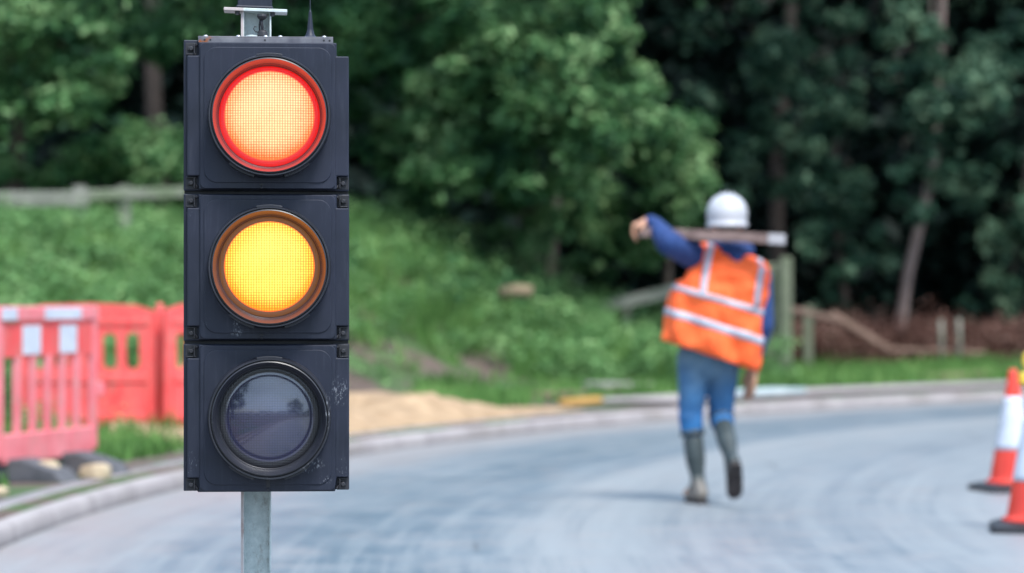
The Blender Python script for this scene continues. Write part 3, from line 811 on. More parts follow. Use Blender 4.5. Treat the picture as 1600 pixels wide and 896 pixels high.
# ------------------------------------------------------------------ traffic cones
M['cone_red'] = noisy('red cone plastic', (.62, .038, .022), (.74, .060, .034), 7, .45, .1)
def sleeve_mat():
    t = NT('white reflective sleeve'); v = t.coord('Object')
    t.base(t.ramp(t.noise(v, 10, 5, .7), [(.35, (.46, .50, .57)), (.65, (.60, .63, .70))])); t.set(Roughness=.35); return t.m
M['white_sheet'] = sleeve_mat()
def make_cone(loc, rz, label, tilt=0):
    root = empty('traffic_cone', loc, rz)
    tag(root, label, 'traffic cone', 'red and white cones at the right edge of the road')
    H = .715
    def rad(z): return .022 + (.148 - .022) * (1 - z / H) ** 1.0
    bm = bmesh.new()
    prof = [(.160, .046), (.157, .060), (rad(.07), .070)] + [(rad(z), z) for z in np.linspace(.09, H - .012, 14)] + [(.021, H), (.012, H + .002)]
    lathe(bm, prof, 48); obj('body', bm, M['cone_red'], root, smooth=True)
    bm = bmesh.new()
    zs = np.linspace(.245, .555, 12); lathe(bm, [(rad(z) + .003, z) for z in zs] + [(rad(.555) - .004, .556), (rad(.245) - .004, .244)], 48, closed=True)
    obj('reflective_sleeve', bm, M['white_sheet'], root, smooth=True)
    bm = bmesh.new(); o = rrect(-.215, .215, -.215, .215, .05, 6)
    a = [bm.verts.new((x, y, 0)) for x, y in o]; b = [bm.verts.new((x, y, .03)) for x, y in o]; c = [bm.verts.new((x * .78, y * .78, .047)) for x, y in o]
    k = len(o); bm.faces.new(a[::-1]); bm.faces.new(c)
    for r1, r2 in ((a, b), (b, c)):
        for i in range(k): bm.faces.new((r1[i], r1[(i+1) % k], r2[(i+1) % k], r2[i]))
    obj('base', bm, M['black'], root, bevel=.004)
    return root
c1 = make_cone((2.95, 16.75, .0), R(12), 'red and white traffic cone, whole to its tip, standing farther from the camera')
c2 = make_cone((2.545, 13.85, .0), R(-8), 'nearer red and white traffic cone cut off by the right edge of the photo')
c1.rotation_euler = (0, 0, R(12))
M['yellow'] = noisy('yellow lamp plastic', (.72, .48, .04), (.80, .56, .07), 8, .4, .1)
lamp = empty('road_lamp', (2.545, 13.85, .712)); tag(lamp, 'yellow road lamp sitting on top of the nearer cone', 'road lamp')
bm = bmesh.new(); box(bm, -.075, .075, -.035, .035, 0, .06); obj('housing', bm, M['yellow'], lamp, bevel=.01)
bm = bmesh.new(); lathe(bm, [(.055, -.036), (.06, -.02), (.06, .02), (.055, .036)], 32, 'y', c=(0, 0, .115)); obj('lens', bm, M['yellow'], lamp, smooth=True, bevel=.003)

# ------------------------------------------------------------------ barriers
def barrier_mat(name, c1, c2):
    t = NT(name); v = t.coord('Object'); n1 = t.noise(v, 4, 4)
    c = t.ramp(n1, [(.3, c1), (.7, c2)])
    dirt = t.ramp(t.noise(t.coord('Object', (5, 5, 2)), 4, 7, .75), [(.50, (0, 0, 0)), (.72, (.7, .7, .7))])
    t.base(t.mix(dirt, c, (.33, .22, .17))); t.set(Roughness=.5); return t.m
M['bar_pink'] = barrier_mat('sun faded red plastic', (.66, .13, .15), (.78, .24, .26))
M['bar_red'] = barrier_mat('red barrier plastic', (.68, .055, .055), (.78, .11, .105))
M['rubber_foot'] = noisy('dusty recycled rubber', (.045, .048, .055), (.10, .10, .11), 8, .9, .4)
def place_bar(name, a, b, label, group):
    a = Vector(a); b = Vector(b); ang = math.atan2(b.y - a.y, b.x - a.x)
    z = min(ground_at(a.x, a.y), ground_at(b.x, b.y), ground_at((a.x+b.x)/2, (a.y+b.y)/2))
    root = empty(name, (a.x, a.y, z), ang)
    tag(root, label, 'barrier', group); return root, (b - a).length
def slotted(a, b, label):
    root, L = place_bar('safety_barrier', a, b, label, 'plastic barriers along the verge')
    H = .985; t = .022
    bm = bmesh.new()
    box(bm, 0, .07, -t, t, .13, H - .02); obj('end_post', bm, M['bar_pink'], root, bevel=.012); bm = bmesh.new(); box(bm, L - .07, L, -t, t, .13, H - .02)
    obj('end_post', bm, M['bar_pink'], root, bevel=.012)
    bm = bmesh.new(); box(bm, .0, L, -t - .008, t + .008, H - .085, H); obj('top_rail', bm, M['bar_pink'], root, bevel=.012)
    bm = bmesh.new(); box(bm, .072, L - .072, -.014, .014, H - .29, H - .09); obj('sign_board', bm, M['bar_red'], root, bevel=.006)
    nb = 5
    for k in range(nb):
        x = .07 + (L - .14) * (k + 1) / (nb + 1)
        bm = bmesh.new(); box(bm, x - .034, x + .034, -.016, .016, .25, H - .28); obj('bar', bm, M['bar_pink'], root, bevel=.006)
    bm = bmesh.new(); box(bm, .072, L - .072, -t, t, .10, .27); obj('bottom_board', bm, M['bar_pink'], root, bevel=.012)
    for f in (.23, .60):
        bm = bmesh.new(); box(bm, L * f, L * (f + .18), -.019, -.0145, H - .275, H - .11); obj('reflective_panel', bm, M['white_sheet'], root, bevel=.002)
    for x0_, x1_ in ((-.0, .16), (.42, .80)):
        bm = bmesh.new(); box(bm, L * x0_ + .01, L * x1_, -t - .0125, -t - .0085, H - .078, H - .01); obj('reflective_tape', bm, M['white_sheet'], root, bevel=.002)
    for f in (.08, .62):
        bm = bmesh.new(); x = L * f
        q = [(-.36, 0), (.36, 0), (.30, .07), (.10, .13), (-.10, .13), (-.30, .07)]
        aa = [bm.verts.new((x, y, z)) for y, z in q]; bb = [bm.verts.new((x + .24, y, z)) for y, z in q]
        bm.faces.new(aa); bm.faces.new(bb[::-1])
        for i in range(6): bm.faces.new((aa[i], bb[i], bb[(i+1) % 6], aa[(i+1) % 6]))
        obj('foot', bm, M['rubber_foot'], root, bevel=.01)
    bm = bmesh.new(); lathe(bm, [(.045, -.02), (.045, .05), (.02, .06)], 16, 'z', c=(L + .03, 0, .47)); box(bm, L - .01, L + .03, -.02, .02, .44, .50)
    obj('hinge', bm, M['bar_pink'], root, bevel=.005)
    return root
def solid(a, b, label, feet=True, arch=0.0):
    root, L = place_bar('safety_barrier', a, b, label, 'plastic barriers along the verge')
    H = .99; t = .03; z0 = .07
    bm = bmesh.new()
    # plate with a row of tall oval holes, built as columns between the holes
    holes = [L * .13, L * .30, L * .66, L * .83]; hw_ = .052; hz0, hz1 = .50, .77
    outer = [(0, z0), (L, z0), (L, H - .06), (L - .16, H - .01), (L * .5, H), (.16, H - .01), (0, H - .06)]
    edges = []
    def loop(pl, y):
        vs = [bm.verts.new((x, y, z)) for x, z in pl]
        return vs, [bm.edges.new((vs[i], vs[(i+1) % len(vs)])) for i in range(len(vs))]
    def oval(cx_):
        o = []
        for k in range(20):
            a_ = 2 * PI * k / 20; zc = hz1 - hw_ if math.sin(a_) > 0 else hz0 + hw_
            o.append((cx_ + hw_ * math.cos(a_), zc + hw_ * math.sin(a_)))
        return o
    loops = [outer] + [oval(h) for h in holes]
    faces_all = []
    for y in (-t, t):
        es = []; L_ = []
        for pl in loops:
            vs, e = loop(pl, y); es += e; L_.append(vs)
        bmesh.ops.triangle_fill(bm, use_beauty=True, use_dissolve=True, edges=es)
        faces_all.append(L_)
    for va, vb in zip(*faces_all):
        m_ = len(va)
        for i in range(m_): bm.faces.new((va[i], vb[i], vb[(i+1) % m_], va[(i+1) % m_]))
    obj('panel', bm, M['bar_red'], root)
    bm = bmesh.new()
    box(bm, .05, L - .05, -t - .014, -t + .002, .40, .46); box(bm, .05, L - .05, -t - .014, -t + .002, .12, .17); box(bm, .05, L - .05, -t - .014, -t + .002, H - .16, H - .12)
    for k in range(5):
        x = .06 + (L - .12) * k / 4; box(bm, x - .012, x + .012, -t - .012, -t + .002, .175, .395)
    obj('moulded_rib', bm, M['bar_red'], root, bevel=.006)
    bm = bmesh.new(); lathe(bm, [(.028, .0), (.028, H * .93), (.018, H * .95)], 16, 'z', c=(L + .028, 0, .05)); obj('end_post', bm, M['bar_red'], root, smooth=True)
    if feet:
        for f in (.15, .72):
            bm = bmesh.new(); box(bm, L * f, L * f + .22, -.30, .30, 0, .068); obj('foot', bm, M['rubber_foot'], root, bevel=.01)
    return root
slotted((-2.86, 15.75), (-2.50, 17.05), 'nearest plastic barrier, faded pink red with upright slots and white panels')
solid((-3.66, 21.2), (-2.66, 21.25), 'solid red plastic barrier with oval holes just behind the slotted barrier')
solid((-2.585, 21.1), (-1.70, 21.75), 'red plastic barrier half hidden behind the bottom of the traffic signal')

# ------------------------------------------------------------------ stones
def stone(loc, r, label, seed, group=None):
    rr = random.Random(seed); bm = bmesh.new(); bmesh.ops.create_icosphere(bm, subdivisions=3, radius=1)
    for v in bm.verts:
        q = 1 + .16 * math.sin(v.co.x * 3 + seed) * math.cos(v.co.y * 2.6 + seed) + .07 * math.sin(v.co.z * 7 + seed * 2) + rr.uniform(-.02, .02)
        v.co = Vector((v.co.x * r[0], v.co.y * r[1], v.co.z * r[2])) * q
    o = obj('stone', bm, M['stone'], smooth=True); o.location = (loc[0], loc[1], ground_at(loc[0], loc[1]) + r[2] * .55); tag(o, label, 'stone', group)
    o.rotation_euler = (0, 0, rr.uniform(0, 3))
M['stone'] = noisy('tan sandstone', (.30, .22, .14), (.50, .40, .27), 7, .9, .5, 20, .02)
stone((-2.62, 15.95), (.11, .09, .07), 'largest tan stone on the grass in front of the slotted barrier', 1)
stone((-2.36, 16.15), (.10, .08, .06), 'tan stone nearest the kerb in front of the slotted barrier', 2)
stone((-2.66, 14.75), (.05, .04, .03), 'small tan stone by the kerb at the left edge of the photo', 3)

# ------------------------------------------------------------------ fences, posts and bits on the bank
def wood(name, c1, c2):
    t = NT(name); v = t.coord('Object', (1, 1, 1)); n1 = t.noise(v, 8, 6, .7); g2 = t.noise(v, 2.2, 4)
    c = t.mix(t.ramp(g2, [(.45, (0, 0, 0)), (.62, (.7, .7, .7))]), t.ramp(n1, [(.3, c1), (.7, c2)]), (.09, .13, .06))
    t.base(c); t.set(Roughness=.9); t.bump(n1, .5, .01); return t.m
M['wood_pale'] = wood('pale weathered wood', (.13, .135, .11), (.26, .26, .215))
M['wood_moss'] = wood('mossy post wood', (.09, .105, .065), (.20, .215, .15))
M['wood_brown'] = noisy('brown fallen wood', (.15, .09, .065), (.27, .17, .13), 8, .9, .4)
fl = empty('wooden_fence', tuple(at(-60, 400, 30.6))); tag(fl, 'pale weathered post and rail fence on top of the left bank', 'fence')
o0 = Vector(fl.location)
def part_beam(name, parent, org, a, b, w_, h_, mat, bev=.01):
    bm = bmesh.new(); beam(bm, Vector(a) - org, Vector(b) - org, w_, h_); return obj(name, bm, mat, parent, bevel=bev)
part_beam('rail', fl, o0, at(-90, 312, 30.6), at(138, 311, 30.7), .05, .165, M['wood_pale'])
part_beam('rail', fl, o0, at(120, 306, 30.7), at(290, 300, 31.2), .05, .12, M['wood_pale'])
part_beam('rail', fl, o0, at(-90, 388, 29.6), at(22, 388, 29.8), .05, .12, M['wood_pale'])
for px_, D_ in ((-70, 30.6), (123, 30.75), (192, 30.9)):
    p = at(px_, 290, D_); g_ = ground_at(p.x, p.y + .06)
    bm = bmesh.new(); box(bm, -.07, .07, -.06, .06, 0, p.z - g_ + .2)
    for v in bm.verts: v.co += Vector((p.x, p.y + .09, g_ - .2)) - o0
    obj('fence_post', bm, M['wood_pale'], fl, bevel=.01)
fr = empty('wooden_fence', tuple(at(1218, 565, 36))); tag(fr, 'mossy broken fence with a thick post just right of the worker', 'fence')
o1 = Vector(fr.location)
def post(px0, px1, py0, D_, mat, dpt=.16):
    a = at(px0, py0, D_); b = at(px1, py0, D_); g_ = ground_at((a.x + b.x) / 2, D_)
    bm = bmesh.new(); box(bm, a.x - o1.x, b.x - o1.x, D_ - o1.y, D_ - o1.y + dpt, g_ - .2 - o1.z, a.z - o1.z); obj('fence_post', bm, mat, fr, bevel=.015)
post(1193, 1219, 412, 36.2, M['wood_moss']); post(1219.5, 1238, 402, 36.05, M['wood_moss'])
post(1256, 1270, 478, 38.2, M['wood_moss'], .1)
post(972, 986, 462, 36.6, M['wood_pale'], .1)
part_beam('rail', fr, o1, at(940, 482, 36.4), at(1196, 418, 36.2), .05, .15, M['wood_pale'])
part_beam('rail', fr, o1, at(960, 545, 36.4), at(1196, 498, 36.2), .05, .11, M['wood_pale'])
part_beam('rail', fr, o1, at(1238, 484, 36.2), at(1312, 500, 38.2), .04, .08, M['wood_brown'])
part_beam('rail', fr, o1, at(1300, 490, 38.2), at(1392, 548, 39.0), .05, .09, M['wood_brown'])
part_beam('rail', fr, o1, at(1380, 545, 39.1), at(1540, 551, 40.0), .05, .05, M['wood_brown'])
for i, (px_, py_, lab) in enumerate(((1470, 500, 'left one of two thin pale stakes in the dead bracken'), (1498, 497, 'right one of two thin pale stakes in the dead bracken'))):
    p = at(px_, py_, 39.6); g_ = ground_at(p.x, p.y)
    bm = bmesh.new(); tube(bm, [(0, 0, -.1), (.01, 0, (p.z - g_) * .6), (0, 0, p.z - g_)], [.032, .030, .028], 10)
    o = obj('stake', bm, M['wood_pale'], smooth=True); o.location = (p.x, p.y, g_); tag(o, lab, 'stake')
# log and planks
p = at(808, 456, 33.5); bm = bmesh.new(); tube(bm, [(-.20, 0, -.02), (0, .02, .01), (.18, 0, 0)], [.07, .08, .07], 14); o = obj('log', bm, noisy('cut log', (.14, .10, .06), (.24, .18, .11), 8, .9, .3), smooth=True)
o.location = (p.x, p.y, p.z); tag(o, 'short tan cut log lying in the weeds near the top of the bank', 'log')
def lying(name, px0, py0, px1, py1, s_, w_, h_, mat, label, cat):
    # lies on the verge, s_ metres beyond the kerb, between two photo columns
    def onv(px):
        for D_ in np.arange(14, 45, .02):
            if sdist((px - 800) / F * D_, D_) > s_: break
        x = (px - 800) / F * D_; return Vector((x, D_, ground_at(x, D_) + .02 + h_ / 2))
    a, b = onv(px0), onv(px1); c = (a + b) / 2; bm = bmesh.new(); beam(bm, a - c, b - c, w_, h_)
    o = obj(name, bm, mat, bevel=h_ * .2); o.location = c; tag(o, label, cat)
lying('plank', 838, 0, 962, 0, 1.9, .16, .05, M['wood_brown'], 'dark brown plank lying at the back of the yellow sand', 'plank')
lying('kerb_stone', 925, 0, 1012, 0, 2.3, .25, .12, KM, 'loose pale grey kerb stone lying on the grass left of the worker', 'kerb stone')
lying('plank', 880, 0, 935, 0, .9, .10, .06, noisy('orange wood', (.50, .26, .07), (.62, .34, .10), 8, .8, .2), 'short orange yellow plank lying on the sand near the kerb', 'plank')
lying('slab', 1132, 0, 1232, 0, .75, .45, .07, noisy('pale blue grey sheet', (.30, .38, .40), (.48, .55, .56), 6, .5, .2), 'pale blue grey slab lying behind the kerb near the hanging hand', 'slab')
lying('kerb_stone', 1440, 0, 1540, 0, 2.2, .3, .10, M['wood_brown'], 'dark lump of timber on the grass verge at the right', 'timber')

# ------------------------------------------------------------------ worker
def organic(name, segs, voxel, mat, parent, smooth=6, cut=None, origin=None):
    """segs: (p0, r0, p1, r1[, (sx, sy, sz)]) tapered capsules fused into one continuous surface"""
    bm = bmesh.new()
    for sg in segs:
        p0, r0, p1, r1 = sg[:4]; sc = Vector(sg[4]) if len(sg) > 4 else Vector((1, 1, 1))
        p0 = Vector(p0); p1 = Vector(p1); L = (p1 - p0).length
        n = max(1, int(L / (min(r0, r1) * .30)) + 1) if L > 0 else 1
        for k in range(n + (1 if L > 0 else 0)):
            f = k / n; c = p0.lerp(p1, f); r = r0 + (r1 - r0) * f
            geo = bmesh.ops.create_icosphere(bm, subdivisions=2, radius=1)
            for v in geo['verts']: v.co = Vector((v.co.x * r * sc.x, v.co.y * r * sc.y, v.co.z * r * sc.z)) + c
    me = bpy.data.meshes.new('tmp'); bm.to_mesh(me); bm.free()
    t = bpy.data.objects.new('tmp', me); COL.objects.link(t)
    m = t.modifiers.new('r', 'REMESH'); m.mode = 'VOXEL'; m.voxel_size = voxel
    if smooth: m = t.modifiers.new('s', 'SMOOTH'); m.iterations = smooth; m.factor = .5
    dg = bpy.context.evaluated_depsgraph_get(); dg.update()
    nm = bpy.data.meshes.new_from_object(t.evaluated_get(dg)); nm.name = name
    bpy.data.objects.remove(t); bpy.data.meshes.remove(me)
    nm.materials.clear(); nm.materials.append(mat)
    nm.polygons.foreach_set('use_smooth', [True] * len(nm.polygons))
    o = bpy.data.objects.new(name, nm); return link(o, parent)

WD = 15.72
worker = empty('person', ((1115 - 800) / F * WD, WD, 0))
tag(worker, 'construction worker walking away in white helmet and orange vest carrying a plank across the shoulders', 'person')
M['skin'] = noisy('skin', (.46, .23, .14), (.56, .30, .19), 12, .55, .1)
M['skin'].node_tree.nodes['Principled BSDF'].inputs['Subsurface Weight'].default_value = .05
M['hair'] = noisy('brown hair', (.05, .03, .02), (.10, .065, .04), 40, .7, .3)
def cloth(name, c1, c2, wr=.5, sc=9, rough=.85):
    t = NT(name); v = t.coord('Object'); n1 = t.noise(v, sc, 4); fold = t.noise(t.coord('Object', (1, 1, .6)), 11, 3, .5)
    t.base(t.ramp(n1, [(.3, c1), (.7, c2)])); t.set(Roughness=rough); t.bump(fold, wr, .03); return t.m
M['navy'] = cloth('navy sweatshirt', (.008, .026, .105), (.016, .050, .175), .8)
def jeans_mat():
    t = NT('dusty blue jeans'); v = t.coord('Object'); sp = t.n('ShaderNodeSeparateXYZ'); t.l(v, sp.inputs[0])
    blue = t.ramp(t.noise(v, 10, 4), [(.3, (.008, .075, .22)), (.7, (.025, .155, .37))])
    dust = t.ramp(t.noise(v, 7, 5), [(.3, (.055, .105, .15)), (.7, (.105, .165, .215))])
    z = t.math('ADD', sp.outputs[2], t.math('MULTIPLY', t.math('SUBTRACT', t.noise(v, 7, 4), .5), .25))
    t.base(t.mix(t.ramp(z, [(.46, (0, 0, 0)), (.82, (1, 1, 1))]), blue, dust)); t.set(Roughness=.9)
    t.bump(t.noise(t.coord('Object', (1, 1, .7)), 14, 3), .6, .03); return t.m
M['jeans'] = jeans_mat()
def boot_mat():
    t = NT('muddy rubber boot'); v = t.coord('Object'); sp = t.n('ShaderNodeSeparateXYZ'); t.l(v, sp.inputs[0])
    z = t.math('ADD', sp.outputs[2], t.math('MULTIPLY', t.math('SUBTRACT', t.noise(v, 12, 4), .5), .16))
    t.base(t.mix(t.ramp(z, [(.06, (1, 1, 1)), (.15, (0, 0, 0))]), t.ramp(t.noise(v, 9, 4), [(.3, (.018, .028, .030)), (.7, (.045, .060, .062))]), (.20, .175, .15)))
    t.set(Roughness=.5); return t.m
M['boot'] = boot_mat()
M['sole'] = noisy('brown black boot sole', (.022, .018, .018), (.055, .042, .040), 20, .8, .4)
M['helmet'] = noisy('white helmet plastic', (.42, .42, .45), (.50, .50, .53), 3, .45, 0)

sL, eL, wL = Vector((-.075, -.01, 1.345)), Vector((-.262, -.215, 1.438)), Vector((-.352, -.125, 1.553))
sR, eR, wR = Vector((.255, .0, 1.255)), Vector((.275, -.03, .985)), Vector((.222, .01, .775))
hipL, knL, anL = Vector((-.105, 0, .80)), Vector((-.125, .03, .475)), Vector((-.085, -.02, .10))
hipR, knR, anR = Vector((.055, .0, .80)), Vector((.045, .085, .485)), Vector((.084, -.250, .240))
pel = Vector((-.025, 0, .86)); ch = Vector((.075, 0, 1.22)); nk = Vector((.083, 0, 1.385)); hd = Vector((.076, .03, 1.555))
# one continuous body: head, neck, torso, arms, hands, legs
hand_segs = []
def hand(wr, palm_dir, fin_dir, curl_dir, thumb_dir, side, S_=1.0):
    pd = Vector(palm_dir).normalized(); sd = Vector(side).normalized(); fd = Vector(fin_dir).normalized(); cd = Vector(curl_dir).normalized(); td = Vector(thumb_dir).normalized()
    pc = wr + pd * .05
    segs = [(wr, .027, wr + pd * .02, .026)]
    for k in range(4):
        o = sd * (-.030 + .020 * k); ln = (.85, 1.0, .95, .75)[k]
        k0 = wr + pd * .085 + o
        segs.append((wr + pd * .02 + o * .6, .018, k0, .0125))
        k1 = k0 + fd * .040 * ln; k2 = k1 + (fd + cd * 1.3).normalized() * .028 * ln; k3 = k2 + cd * .022 * ln
        segs += [(k0, .0105, k1, .0095), (k1, .0095, k2, .0088), (k2, .0086, k3, .0078)]
    t0 = wr + pd * .03 - sd * .030; t1 = t0 + (td + pd * .5).normalized() * .035; t2 = t1 + (pd + cd * .6).normalized() * .028
    segs += [(wr + pd * .02 - sd * .01, .018, t0, .015), (t0, .014, t1, .0115), (t1, .011, t2, .009)]
    return [(wr + (Vector(a) - wr) * S_, ra * S_, wr + (Vector(b) - wr) * S_, rb * S_) for a, ra, b, rb in segs]
# left hand closed over the left end of the plank, right hand hanging slightly curled
hL = hand(wL + Vector((-.010, .006, .004)), (-.75, .05, -.22), (-.20, 0, -1), (.7, 0, -.8), (.1, -.7, -.8), (.1, 1, .1), 1.0)
hR = hand(wR + Vector((-.004, .0, -.02)), (-.14, .05, -1), (-.1, .1, -1), (-.15, .9, -.6), (-.5, .6, -.5), (.7, -1, 0), 1.15)
body_segs = [(hd, .082, hd + Vector((0, .01, .02)), .086, (.90, 1.10, 1.15)), (hd + Vector((0, .05, -.075)), .048, hd + Vector((0, .03, -.05)), .055),
    (hd + Vector((0, .105, -.01)), .012, hd + Vector((0, .118, -.035)), .015),
    (hd + Vector((-.078, .0, .0)), .014, hd + Vector((-.080, .0, -.03)), .012), (hd + Vector((.078, .0, .0)), .014, hd + Vector((.080, .0, -.03)), .012),
    (hd + Vector((0, .095, -.062)), .012, hd + Vector((.001, .097, -.062)), .013), (hd + Vector((-.03, .088, .012)), .012, hd + Vector((-.031, .088, .012)), .012), (hd + Vector((.03, .088, .012)), .012, hd + Vector((.031, .088, .012)), .012),
    (nk, .058, hd + Vector((0, -.005, -.04)), .052), (pel, .10, ch, .115, (1.35, .85, 1)), (ch, .11, nk, .06, (1.3, .8, 1)),
    (sL, .055, eL, .040), (eL, .040, wL, .028), (sR, .055, eR, .042), (eR, .040, wR, .027),
    (ch + Vector((-.1, 0, .1)), .07, sL, .055), (ch + Vector((.1, 0, .02)), .07, sR, .055),
    (hipL, .082, knL, .055), (knL, .054, anL, .036), (hipR, .082, knR, .055), (knR, .054, anR, .036), (pel, .09, hipL, .085), (pel, .09, hipR, .085),
    (anL, .036, anL + Vector((-.05, .14, -.055)), .028), (anR, .036, anR + Vector((.01, .08, -.14)), .028)] + hL + hR
organic('body', body_segs, .0065, M['skin'], worker, smooth=3)
for s_ in (-1, 1):
    bm = bmesh.new(); bmesh.ops.create_uvsphere(bm, u_segments=16, v_segments=10, radius=.0125)
    o = obj('eye', bm, noisy('eye white', (.6, .6, .6), (.7, .7, .7), 5, .2, 0), worker, smooth=True); o.location = hd + Vector((s_ * .031, .099, .012))
organic('hair', [(hd + Vector((0, -.035, .0)), .074, hd + Vector((0, -.01, .04)), .078, (1.02, 1.0, 1.0)), (hd + Vector((0, -.055, -.06)), .042, hd + Vector((0, -.045, -.02)), .06)], .006, M['hair'], worker, smooth=2)
# sweatshirt with its hood lying at the nape
organic('sweatshirt', [(Vector((-.03, 0, .80)), .115, Vector((.0, 0, .95)), .118, (1.4, .95, 1)), (Vector((.0, 0, .95)), .118, ch, .125, (1.4, .95, 1)), (ch, .12, nk + Vector((0, 0, -.04)), .080, (1.3, .9, 1)),
    (ch + Vector((-.1, 0, .09)), .085, sL, .074), (ch + Vector((.1, 0, .0)), .085, sR, .070),
    (sL, .078, eL, .072), (eL, .072, wL + Vector((.03, 0, -.025)), .048), (wL + Vector((.03, 0, -.025)), .046, wL, .040),
    (sR, .070, eR, .058), (eR, .058, wR + Vector((.01, 0, .04)), .042), (wR + Vector((.01, 0, .04)), .042, wR + Vector((0, 0, .01)), .038),
    (nk + Vector((-.075, -.02, .035)), .045, nk + Vector((-.02, -.070, .025)), .050), (nk + Vector((-.02, -.070, .025)), .052, nk + Vector((.05, -.072, .010)), .054), (nk + Vector((.05, -.072, .010)), .052, nk + Vector((.10, -.02, .01)), .045),
    (nk + Vector((.03, -.080, -.02)), .06, nk + Vector((.03, -.098, -.09)), .040)], .009, M['navy'], worker, smooth=5)
# jeans
bt = .37
organic('jeans', [(Vector((-.03, 0, .88)), .118, Vector((-.025, 0, .78)), .115, (1.3, .98, 1)), (hipL, .104, hipL.lerp(knL, .45), .086), (hipL.lerp(knL, .45), .086, knL, .070), (knL + Vector((0, -.008, 0)), .072, knL.lerp(anL, .18), .066), (knL.lerp(anL, .10), .064, knL.lerp(anL, .22), .055),
    (hipR, .102, hipR.lerp(knR, .45), .086), (hipR.lerp(knR, .45), .086, knR, .072), (knR, .074, knR.lerp(anR, .18), .068)], .009, M['jeans'], worker, smooth=5)
def boot(kn, an, toe_dir, heel_off, top, lab=None):
    kn = Vector(kn); an = Vector(an); td = Vector(toe_dir).normalized(); shin = (kn - an).normalized()
    dn = -shin
    dn = (dn - td * dn.dot(td)).normalized()
    heel = an + dn * .045 - td * .045; ball = an + dn * .055 + td * .12; toe = an + dn * .058 + td * .160
    a0 = kn.lerp(an, top)
    segs = [(a0, .059, a0.lerp(an, .40), .058), (a0.lerp(an, .40), .057, an + shin * .05, .040), (an + shin * .03, .045, heel, .040), (an, .046, ball, .040), (ball, .041, toe, .034), (heel, .038, ball, .038)]
    o = organic('boot', segs, .008, M['boot'], worker, smooth=3)
    # rim
    bm = bmesh.new(); q = shin.to_track_quat('Z', 'X').to_matrix().to_4x4()
    lathe(bm, [(.066, -.012), (.071, 0), (.068, .014), (.059, .014), (.059, -.012)], 28, closed=True)
    for v in bm.verts: v.co = (Matrix.Translation(a0 + shin * .045) @ q) @ v.co
    obj('rim', bm, M['boot'], o, smooth=True)
    # sole with a heel block
    side = td.cross(dn).normalized(); bm = bmesh.new()
    def plate(c0, c1, wa, wb, th, off):
        ring = []
        n = 22
        for k in range(n):
            a = 2 * PI * k / n; u_ = (math.cos(a) + 1) / 2; wv = (wa + (wb - wa) * u_) * (abs(math.sin(a)) ** .75) * (1 if math.sin(a) >= 0 else -1)
            ring.append(c0.lerp(c1, u_) + side * wv)
        lo_ = [bm.verts.new(p + dn * (off + th)) for p in ring]; hi_ = [bm.verts.new(p + dn * off) for p in ring]
        bm.faces.new(lo_); bm.faces.new(hi_[::-1])
        for k in range(n): bm.faces.new((lo_[k], lo_[(k+1) % n], hi_[(k+1) % n], hi_[k]))
    base = an + dn * .078
    plate(base - td * .085, base + td * .185, .040, .050, .014, 0); plate(base - td * .083, base - td * .005, .038, .038, .018, .0145); plate(base + td * .045, base + td * .180, .047, .044, .008, .0145)
    obj('sole', bm, M['sole'], o, bevel=.003)
    return o
boot(knL, anL, (-.28, 1, -.02), 0, .36)
boot(knR, anR, (.03, .62, -.80), 0, .24)
# helmet
hc = hd + Vector((0, -.005, .045))
bm = bmesh.new(); prof = []
prof = [(.1165, -.070), (.1175, -.063), (.112, -.058)]
for k in range(15):
    a = R(-18 + 108 * k / 14); prof.append((.1135 * math.cos(a) ** .93 if k < 14 else .0008, .0 + .113 * math.sin(a) ))
lathe(bm, [(r, h) for r, h in prof] + [], 48, sx=1.0, sy=1.16)
for v in bm.verts: v.co += hc
hm = obj('helmet', bm, M['helmet'], worker, smooth=True)
bm = bmesh.new()
n = 16; a_ = []; b_ = []
for k in range(n + 1):
    a = R(20 + 140 * k / n); a_.append(bm.verts.new(hc + Vector((.112 * math.cos(a), .128 * math.sin(a), -.058)))); b_.append(bm.verts.new(hc + Vector((.118 * math.cos(a), .128 * math.sin(a) + .055 * math.sin((k / n) * PI), -.073))))
for k in range(n): bm.faces.new((a_[k], a_[k+1], b_[k+1], b_[k]))
pk = obj('peak', bm, M['helmet'], hm, smooth=True); m = pk.modifiers.new('s', 'SOLIDIFY'); m.thickness = .004
bm = bmesh.new()
for xo in (-.03, 0, .03):
    tube(bm, [tuple(hc + Vector((xo, .13 * math.cos(a) , .1195 * math.sin(a) * (1 - abs(xo) * 1.2) ))) for a in np.linspace(R(35), R(150), 12)], .0045, 8)
obj('ridge', bm, M['helmet'], hm, smooth=True)
